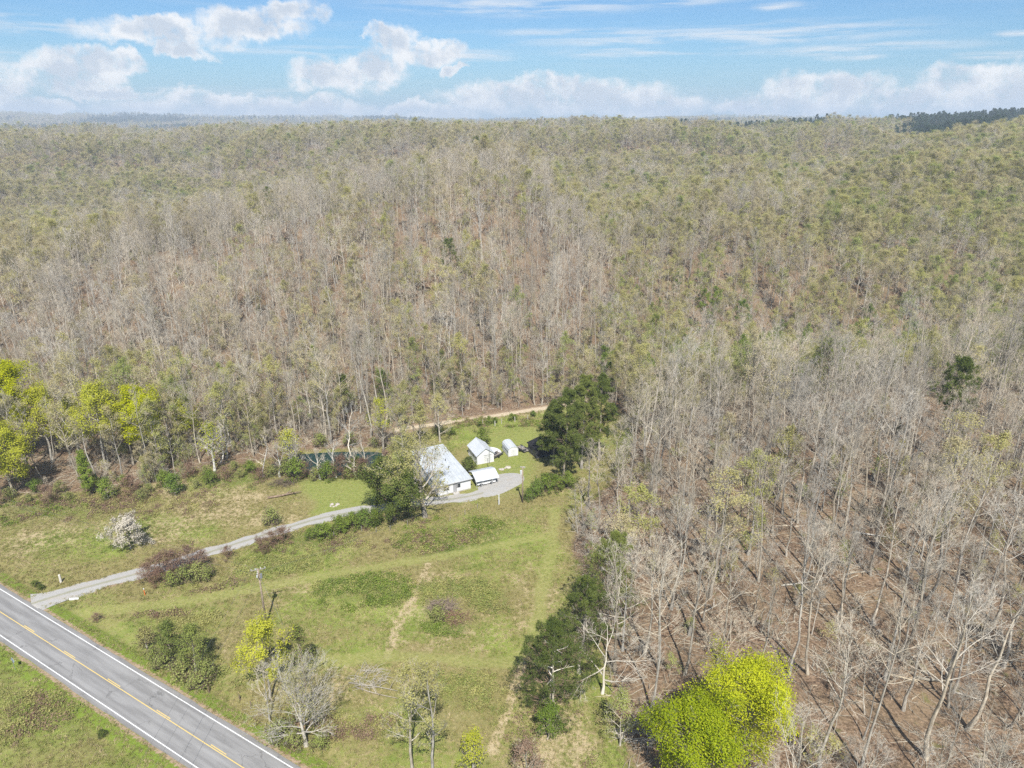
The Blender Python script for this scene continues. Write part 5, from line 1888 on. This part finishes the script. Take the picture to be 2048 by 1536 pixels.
def build_poles():
    def pole(px, py, h, label, arms, rz):
        x, y = G(px, py)
        z = gz(x, y)
        e = empty('utility_pole', (x, y, z), rz)
        tag(e, label, 'utility pole')
        MB().tube([(0, 0, -.6), (0, 0, h * .5), (0, 0, h)], [.19, .165, .13], 9).build('pole', 'pole_wood', e, smooth=True)
        tips = []
        for (za, a, L) in arms:
            ca, sa = math.cos(a), math.sin(a)
            u = np.array([ca, sa, 0]); v = np.array([-sa, ca, 0])
            pt = lambda s, t, zz: tuple(u * s + v * t + np.array([0, 0, za + zz]))
            arm = MB().hexa([pt(-L, .14, -.06), pt(L, .14, -.06), pt(L, .24, -.06), pt(-L, .24, -.06)], [pt(-L, .14, .06), pt(L, .14, .06), pt(L, .24, .06), pt(-L, .24, .06)]).build('crossarm', 'old_wood', e)
            for s in (-L + .1, -L * .35, L * .35, L - .1):
                q = np.array(pt(s, .19, .06))
                MB().tube([q, q + [0, 0, .09], q + [0, 0, .18], q + [0, 0, .26]], [.05, .085, .085, .04], 8).build('insulator', 'porcelain', arm)
                tips.append(q + np.array([0, 0, .26]))
        c_, s_ = math.cos(rz), math.sin(rz)
        W = [np.array([x + c_ * q[0] - s_ * q[1], y + s_ * q[0] + c_ * q[1], z + q[2]]) for q in tips]
        return e, np.array([x, y, z]), W
    e, o, W = pole(533, 1250, 11.6, 'tall wooden utility pole with crossarms standing in the field', [(11.3, 0.0, 1.2), (10.7, math.pi / 2, 1.1)], R(20))
    # transformer cans and guy wire
    MB().tube([(.33, .1, 9.6), (.33, .1, 10.4)], [.2, .2], 10).build('transformer', 'grey_metal', e)
    MB().tube([(-.3, -.15, 10.0), (-.3, -.15, 10.4)], [.12, .12], 8).build('cutout', 'porcelain', e)
    gx, gy = G(566, 1250)
    guy = MB().tube([tuple(o + [0, 0, 10.3]), (gx, gy, gz(gx, gy))], [.022, .022], 4).build('guy_wire', 'grey_metal')
    tag(guy, 'slanting guy wire bracing the field utility pole', 'guy wire')
    e2, o2, W2 = pole(1045, 1005, 9.2, 'wooden service pole with a white transformer beside the turning place', [(8.8, 0.0, .55)], R(-10))
    MB().tube([(-.36, -.1, 7.3), (-.36, -.1, 8.2)], [.24, .24], 12).build('transformer', 'porcelain', e2)

    def wire(a, b, sag, label, grp):
        pts = []
        for k in range(15):
            t = k / 14
            p = np.array(a) * (1 - t) + np.array(b) * t
            pts.append((p[0], p[1], p[2] - sag * 4 * t * (1 - t)))
        w = MB().tube(pts, [.016] * 15, 4).build('power_line', 'wire')
        tag(w, label, 'power line', grp)
    for k, s in enumerate((0, 3)):
        off = np.array([-1.0 + 2.0 * k, 0.0, 0.0])
        wire(W[s], np.array([-44.0, 22.0, 11.5]) + off, 1.2, ('left' if k == 0 else 'right') + ' of two thin wires crossing over the highway', 'wires over the highway')
        wire(W[4 + s], np.array([-170.0, 152.0, 12.0]) + off, 1.6, ('lower' if k == 0 else 'upper') + ' thin wire running left from the field pole', 'wires running left')
    wire(W[5], W2[1], 1.5, 'thin service wire from field pole to the service pole', None)
    wire(W2[0], (*G(945, 957, 2.8), 2.95), .4, 'short service wire from the service pole to the house corner', None)

    def post(px, py, h, r, mat, label, grp=None, tilt=0.0, cat='post'):
        x, y = G(px, py)
        o = MB().tube([(0, 0, -.3), (tilt * h * .5, 0, h * .55), (tilt * h, 0, h)], [r, r * .95, r * .85], 7).build('fence_post' if cat == 'fence post' else 'post', mat)
        o.location = (x, y, gz(x, y))
        tag(o, label, cat, grp)
        return o
    post(122, 1164, 1.7, .22, 'bark_pale', 'pale weathered stump post in the meadow near the drive mouth')
    post(998, 1009, 2.6, .14, 'tarp', 'pale round post at the field edge below the turning place')
    o = post(290, 1190, 1.25, .07, 'orange', 'orange marker post on the grass left of the brown thicket')
    MB().tube([(0, 0, 1.251), (0, 0, 1.5)], [.09, .09], 7).build('cap', 'trim_white', o)
    for i, (px, py) in enumerate(sorted([(955, 1017), (930, 1030), (900, 1042), (724, 1063), (752, 1066), (780, 1062), (815, 1052), (668, 1075)])):
        post(px, py, 1.4, .07, 'old_wood', 'weathered fence post in the row between drive and field, %s from the left' % NTH[i], 'fence row posts', random.uniform(-.1, .1), 'fence post')
    for i, (px, py) in enumerate([(966, 848), (990, 851), (1003, 846), (1030, 842), (1055, 838)]):
        post(px, py, 1.6, .09, 'bark_pale', 'pale fence post along the sandy dirt road, %s from the left' % NTH[i], 'dirt road posts', random.uniform(-.08, .08), 'fence post')
    for i, (px, py) in enumerate([(408, 1372), (418, 1382), (480, 1398), (502, 1412)]):
        post(px, py, 1.2, .09, 'bark_brown', 'old dark fence stump near the roadside ditch, %s from the left' % NTH[i], 'ditch fence stumps', random.uniform(-.15, .15), 'fence post')
    # road sign seen from behind, on the near verge
    x, y = G(30, 1338)
    e = empty('road_sign', (x, y, gz(x, y)), R(-30))
    tag(e, 'road sign seen from behind on the near verge of the highway', 'road sign')
    MB().tube([(0, 0, -.4), (0, 0, 2.4)], [.035, .035], 6).build('post', 'grey_metal', e)
    v = [(-.55, 0.04, 1.95), (0, 0.04, 1.4), (.55, 0.04, 1.95), (0, 0.04, 2.5)]
    MB().hexa([(x_, .04, z_) for x_, _, z_ in v], [(x_, .06, z_) for x_, _, z_ in v]).build('panel', 'sign_back', e)
    # culvert end at the drive mouth
    x, y = G(148, 1199)
    o = MB().tube([(-.8, 0, .1), (.8, .2, .1)], [.22, .22], 10).build('culvert_pipe', 'tarp')
    o.location = (x, y, gz(x, y))
    tag(o, 'short pale pipe lying beside the drive mouth', 'pipe')


def build_deadwood():
    def log(px, py, L, r, az, label, mat='bark_pale', grp=None, twigs=3, up=0.03):
        x, y = G(px, py)
        z = gz(x, y)
        rg = random.Random(px * 7 + py)
        d = np.array([math.cos(az), math.sin(az), up])
        m = MB()
        pts = [d * L * t + np.array([rg.uniform(-.15, .15), rg.uniform(-.15, .15), r * .8 + rg.uniform(0, .1)]) for t in (0, .3, .6, 1)]
        m.tube(pts, [r, r * .85, r * .65, r * .3], 7)
        o = m.build('fallen_log', mat, smooth=True)
        o.location = (x, y, z)
        for k in range(twigs):
            t = rg.uniform(.35, .9)
            b = d * L * t + np.array([0, 0, r])
            e = b + np.array([rg.uniform(-1.6, 1.6), rg.uniform(-1.6, 1.6), rg.uniform(.3, 1.4)])
            MB().tube([b, (b + e) / 2 + [0, 0, .15], e], [r * .4, r * .3, r * .12], 5).build('broken_limb', mat, o)
        tag(o, label, 'log', grp)
    log(700, 1366, 8.0, .13, R(-14), 'upper of the long pale logs lying in the lower field', 'bark_tan')
    log(712, 1376, 7.5, .12, R(-20), 'lower of the long pale logs lying in the lower field', 'bark_tan')
    log(1830, 1362, 5.5, .28, R(-12), 'pale fallen log on brown leaf litter at the lower right', 'bark_tan')
    log(1768, 1352, 4.5, .24, R(-25), 'short broken log lying just left of the fallen log at lower right', 'bark_tan')
    for (px, py, L, az, lab) in [(1905, 1390, 4, -30, 'small fallen log right of the lower right bare trunks'), (1560, 1180, 9, 10, 'fallen trunk among the shadows in the middle of the wood'),
                                 (1700, 1080, 8, -20, 'fallen trunk further up in the right hand wood'), (1400, 1230, 7, 35, 'fallen trunk behind the lime green trees')]:
        log(px, py, L, .18, R(az), lab)
    log(535, 998, 7.5, .3, R(18), 'dark line of stacked logs beside the mown lawn', 'bark_brown')

    def brush(px, py, rad, h, n, label, mat):
        x, y = G(px, py)
        rg = random.Random(px)
        m = MB()
        for k in range(n):
            a, b = rg.uniform(0, 6.28), rg.uniform(0, 6.28)
            p = np.array([rad * math.cos(a) * rg.random() ** .5, rad * .7 * math.sin(a) * rg.random() ** .5, 0])
            p[2] = h * (1 - np.hypot(p[0], p[1]) / rad) * rg.random()
            L = rg.uniform(.8, 2.2)
            q = p + np.array([math.cos(b) * L, math.sin(b) * L, rg.uniform(-.1, .7)])
            q[2] = max(q[2], .1)
            mid = (p + q) / 2 + [rg.uniform(-.2, .2), rg.uniform(-.2, .2), rg.uniform(0, .2)]
            r = rg.uniform(.015, .05)
            m.tube([p, mid, q], [r, r * .8, r * .3], 4)
        o = m.build('brush_pile', mat)
        o.location = (x, y, gz(x, y))
        tag(o, label, 'brush pile')
    brush(882, 1215, 2.6, 1.5, 260, 'grey pile of dead branches in the middle of the field', 'bark_brown')
    brush(912, 1238, 2.4, .6, 120, 'low reddish scatter of dead branches beside the field brush pile', 'twig_red')
    brush(566, 968, 2.8, 1.3, 200, 'grey brush heap at the corner of the mown lawn', 'bark_brown')
    brush(740, 1358, 3.0, .8, 120, 'thin scatter of dead branches over the pale logs', 'bark_twig')
    brush(1275, 1470, 3.2, 1.2, 150, 'tangle of dead branches in the shade beside the lime green trees', 'bark_twig')


random.seed(21)
build_yard()
build_poles()
build_deadwood()


# ------------------------------------------------------------------ grass, weeds and briars of the open ground
def build_grass():
    rg = np.random.default_rng(3)
    kinds = {}
    for k in range(4):
        n = 16
        c = np.column_stack([rg.normal(0, .16, (n, 2)), np.zeros(n)])
        d = nrm(np.column_stack([rg.normal(0, .5, (n, 2)), np.ones(n)]))
        L = rg.uniform(.18, .42, (n, 1))
        side = nrm(np.cross(d, rg.normal(0, 1, (n, 3)))) * .035
        V = np.stack([c - side, c + side, c + d * L], 1).reshape(-1, 3)
        kinds['tuft%d' % k] = mesh_from('grass_tuft_%d' % k, V, [np.arange(3 * n).reshape(-1, 3)], ['tuft'])
    for nm, mat in (('weed_g', 'leaf_green'), ('weed_o', 'leaf_olive'), ('weed_b', 'brush_brown'), ('weed_f', 'leaf_fresh')):
        n = 60
        c = rg.normal(0, 1, (n, 3)) * np.array([.34, .34, .2])
        c[:, 2] = np.abs(c[:, 2]) + .05
        kinds[nm] = mesh_from(nm, *[q if i == 0 else [q] for i, q in enumerate(leaf_faces(rg, c, .19, .5))], [mat])
    # points over the open ground
    N = 150000
    x = rg.uniform(-128, 32, N)
    y = rg.uniform(58, 205, N)
    ok = in_view(x, y, 0 * x, 1.12)
    ok &= (poly_mask(x, y, WOOD_R, 3.0) < .6) & (poly_mask(x, y, HILL, 3.0) < .6)
    ok &= line_dist(x, y, ROAD) > 4.0 + .7 * vnoise(x, y, 1.5, 89)
    ok &= line_dist(x, y, DRIVE) > 1.45 + .5 * vnoise(x, y, 2.0, 88)
    ok &= poly_mask(x, y, TURN, .5) < .5
    ok &= poly_mask(x, y, POND, .5) < .3
    ok &= poly_mask(x, y, GP((805, 925), (880, 890), (955, 955), (876, 990)), .3) < .5
    for px, py, r in ((955, 915, 5.5), (1020, 900, 3.6), (970, 968, 4.5), (1075, 880, 6)):
        q = G(px, py)
        ok &= np.hypot(x - q[0], y - q[1]) > r
    x, y = x[ok], y[ok]
    lawn = np.maximum(poly_mask(x, y, LAWN, 1.0), poly_mask(x, y, YARD, 4.0))
    mown = np.minimum(np.minimum(line_dist(x, y, STRIP1) - 1.5, line_dist(x, y, STRIP2) - 1.5), line_dist(x, y, STRIP3) - 1.6)
    s = rg.uniform(.5, 1.35, len(x)) * (1 - .65 * lawn) * np.where(mown < 0, .45, 1)
    thin = fbm(x, y, 6, 19)
    ok = rg.uniform(0, 1, len(x)) < .35 + thin * .9
    x, y, s = x[ok], y[ok], s[ok]
    mass('field_grass', x, y, ground(x, y) - .01, ['tuft%d' % (i % 4) for i in range(len(x))], np.stack([s, s, s], 1),
         np.column_stack([0 * s, 0 * s, rg.uniform(0, 6.28, len(s))]), 'rough tufted grass of the field and meadow', kinds)
    # weeds and briars in drifts
    X, Y, K, Sx = [], [], [], []

    def drift(px, py, rx, ry, n, ks, s0, s1):
        c = G(px, py)
        cx = np.linalg.norm(G(px + rx, py) - c)
        cy = np.linalg.norm(G(px, py - ry) - c)
        a, r = rg.uniform(0, 6.28, n), np.sqrt(rg.uniform(0, 1, n)) * (1 + rg.normal(0, .18, n))
        xx, yy = c[0] + cx * r * np.cos(a), c[1] + cy * r * np.sin(a)
        X.append(xx); Y.append(yy); K.extend([ks[i % len(ks)] for i in range(n)]); Sx.append(rg.uniform(s0, s1, n))
    for (px, py, rx, ry, n, ks) in [
            (725, 1182, 90, 30, 900, ('weed_g', 'weed_f', 'weed_f', 'weed_g', 'weed_o')), (560, 1130, 90, 20, 300, ('weed_o', 'weed_f')), (900, 1082, 110, 30, 520, ('weed_o', 'weed_o', 'weed_b', 'weed_g')),
            (960, 1058, 55, 20, 260, ('weed_g', 'weed_o')), (905, 1180, 80, 20, 260, ('weed_o', 'weed_f')), (900, 1250, 50, 20, 220, ('weed_f', 'weed_g')), (380, 1240, 60, 18, 140, ('weed_o',)),
            (60, 1020, 130, 22, 520, ('weed_b', 'weed_o', 'weed_b', 'weed_g')), (230, 1000, 70, 18, 300, ('weed_b', 'weed_o')), (470, 952, 110, 22, 520, ('weed_o', 'weed_b', 'weed_f')),
            (640, 1085, 120, 22, 360, ('weed_o', 'weed_b', 'weed_f')), (980, 1200, 60, 30, 130, ('weed_o', 'weed_f')), (930, 1390, 90, 50, 220, ('weed_f', 'weed_o')), (60, 1430, 80, 50, 200, ('weed_b', 'weed_o', 'weed_f')),
            (700, 1440, 90, 40, 200, ('weed_b', 'weed_o')), (320, 1222, 80, 10, 160, ('weed_o', 'weed_b')), (1000, 845, 90, 10, 420, ('weed_g', 'weed_o', 'weed_b')), (830, 1050, 120, 14, 360, ('weed_o', 'weed_g', 'weed_b')),
            (660, 955, 90, 8, 300, ('weed_o', 'weed_g', 'weed_b')), (350, 1340, 120, 40, 260, ('weed_o', 'weed_f')), (560, 1450, 80, 50, 240, ('weed_o', 'weed_f', 'weed_b')), (1110, 1480, 80, 60, 200, ('weed_o', 'weed_f', 'weed_b')),
            (300, 1010, 130, 24, 300, ('weed_b', 'weed_o')), (420, 1180, 60, 24, 120, ('weed_b', 'weed_o'))]:
        drift(px, py, rx, ry, n, ks, .6, 1.5)
    X, Y, Sx = map(np.concatenate, (X, Y, Sx))
    ok = fbm(X, Y, 5, 71) > .47
    ok &= (line_dist(X, Y, ROAD) > 5.2) & (line_dist(X, Y, DRIVE) > 2.3) & (poly_mask(X, Y, POND, .5) < .4) & (poly_mask(X, Y, LAWN, .5) < .4) & (line_dist(X, Y, STRIP1) > 2.0) & (line_dist(X, Y, STRIP2) > 2.2)
    K = [k for k, o in zip(K, ok) if o]
    X, Y, Sx = X[ok], Y[ok], Sx[ok]
    mass('field_weeds', X, Y, ground(X, Y) - .02, K, np.stack([Sx, Sx, Sx], 1), np.column_stack([0 * Sx, 0 * Sx, rg.uniform(0, 6.28, len(Sx))]),
         'drifts of green and brown weeds and briars in the open ground', kinds)


build_grass()


# ------------------------------------------------------------------ haze
def build_haze():
    m = bpy.data.materials.new('haze')
    m.use_nodes = True
    N = NT(m.node_tree)
    N.n.clear()
    out = N.new('ShaderNodeOutputMaterial')
    pv = N.new('ShaderNodeVolumePrincipled')
    pv.inputs['Color'].default_value = (0.72, 0.84, 0.97, 1)
    pv.inputs['Density'].default_value = 0.00017
    pv.inputs['Anisotropy'].default_value = 0.0
    N.l.new(pv.outputs[0], out.inputs['Volume'])
    MATS['haze'] = m
    b = MB().box(-7800, 7800, -300, 8500, -70, 175)
    o = b.build('haze', 'haze')
    tag(o, 'thin blue air over the whole valley', None, None, 'stuff')


build_haze()
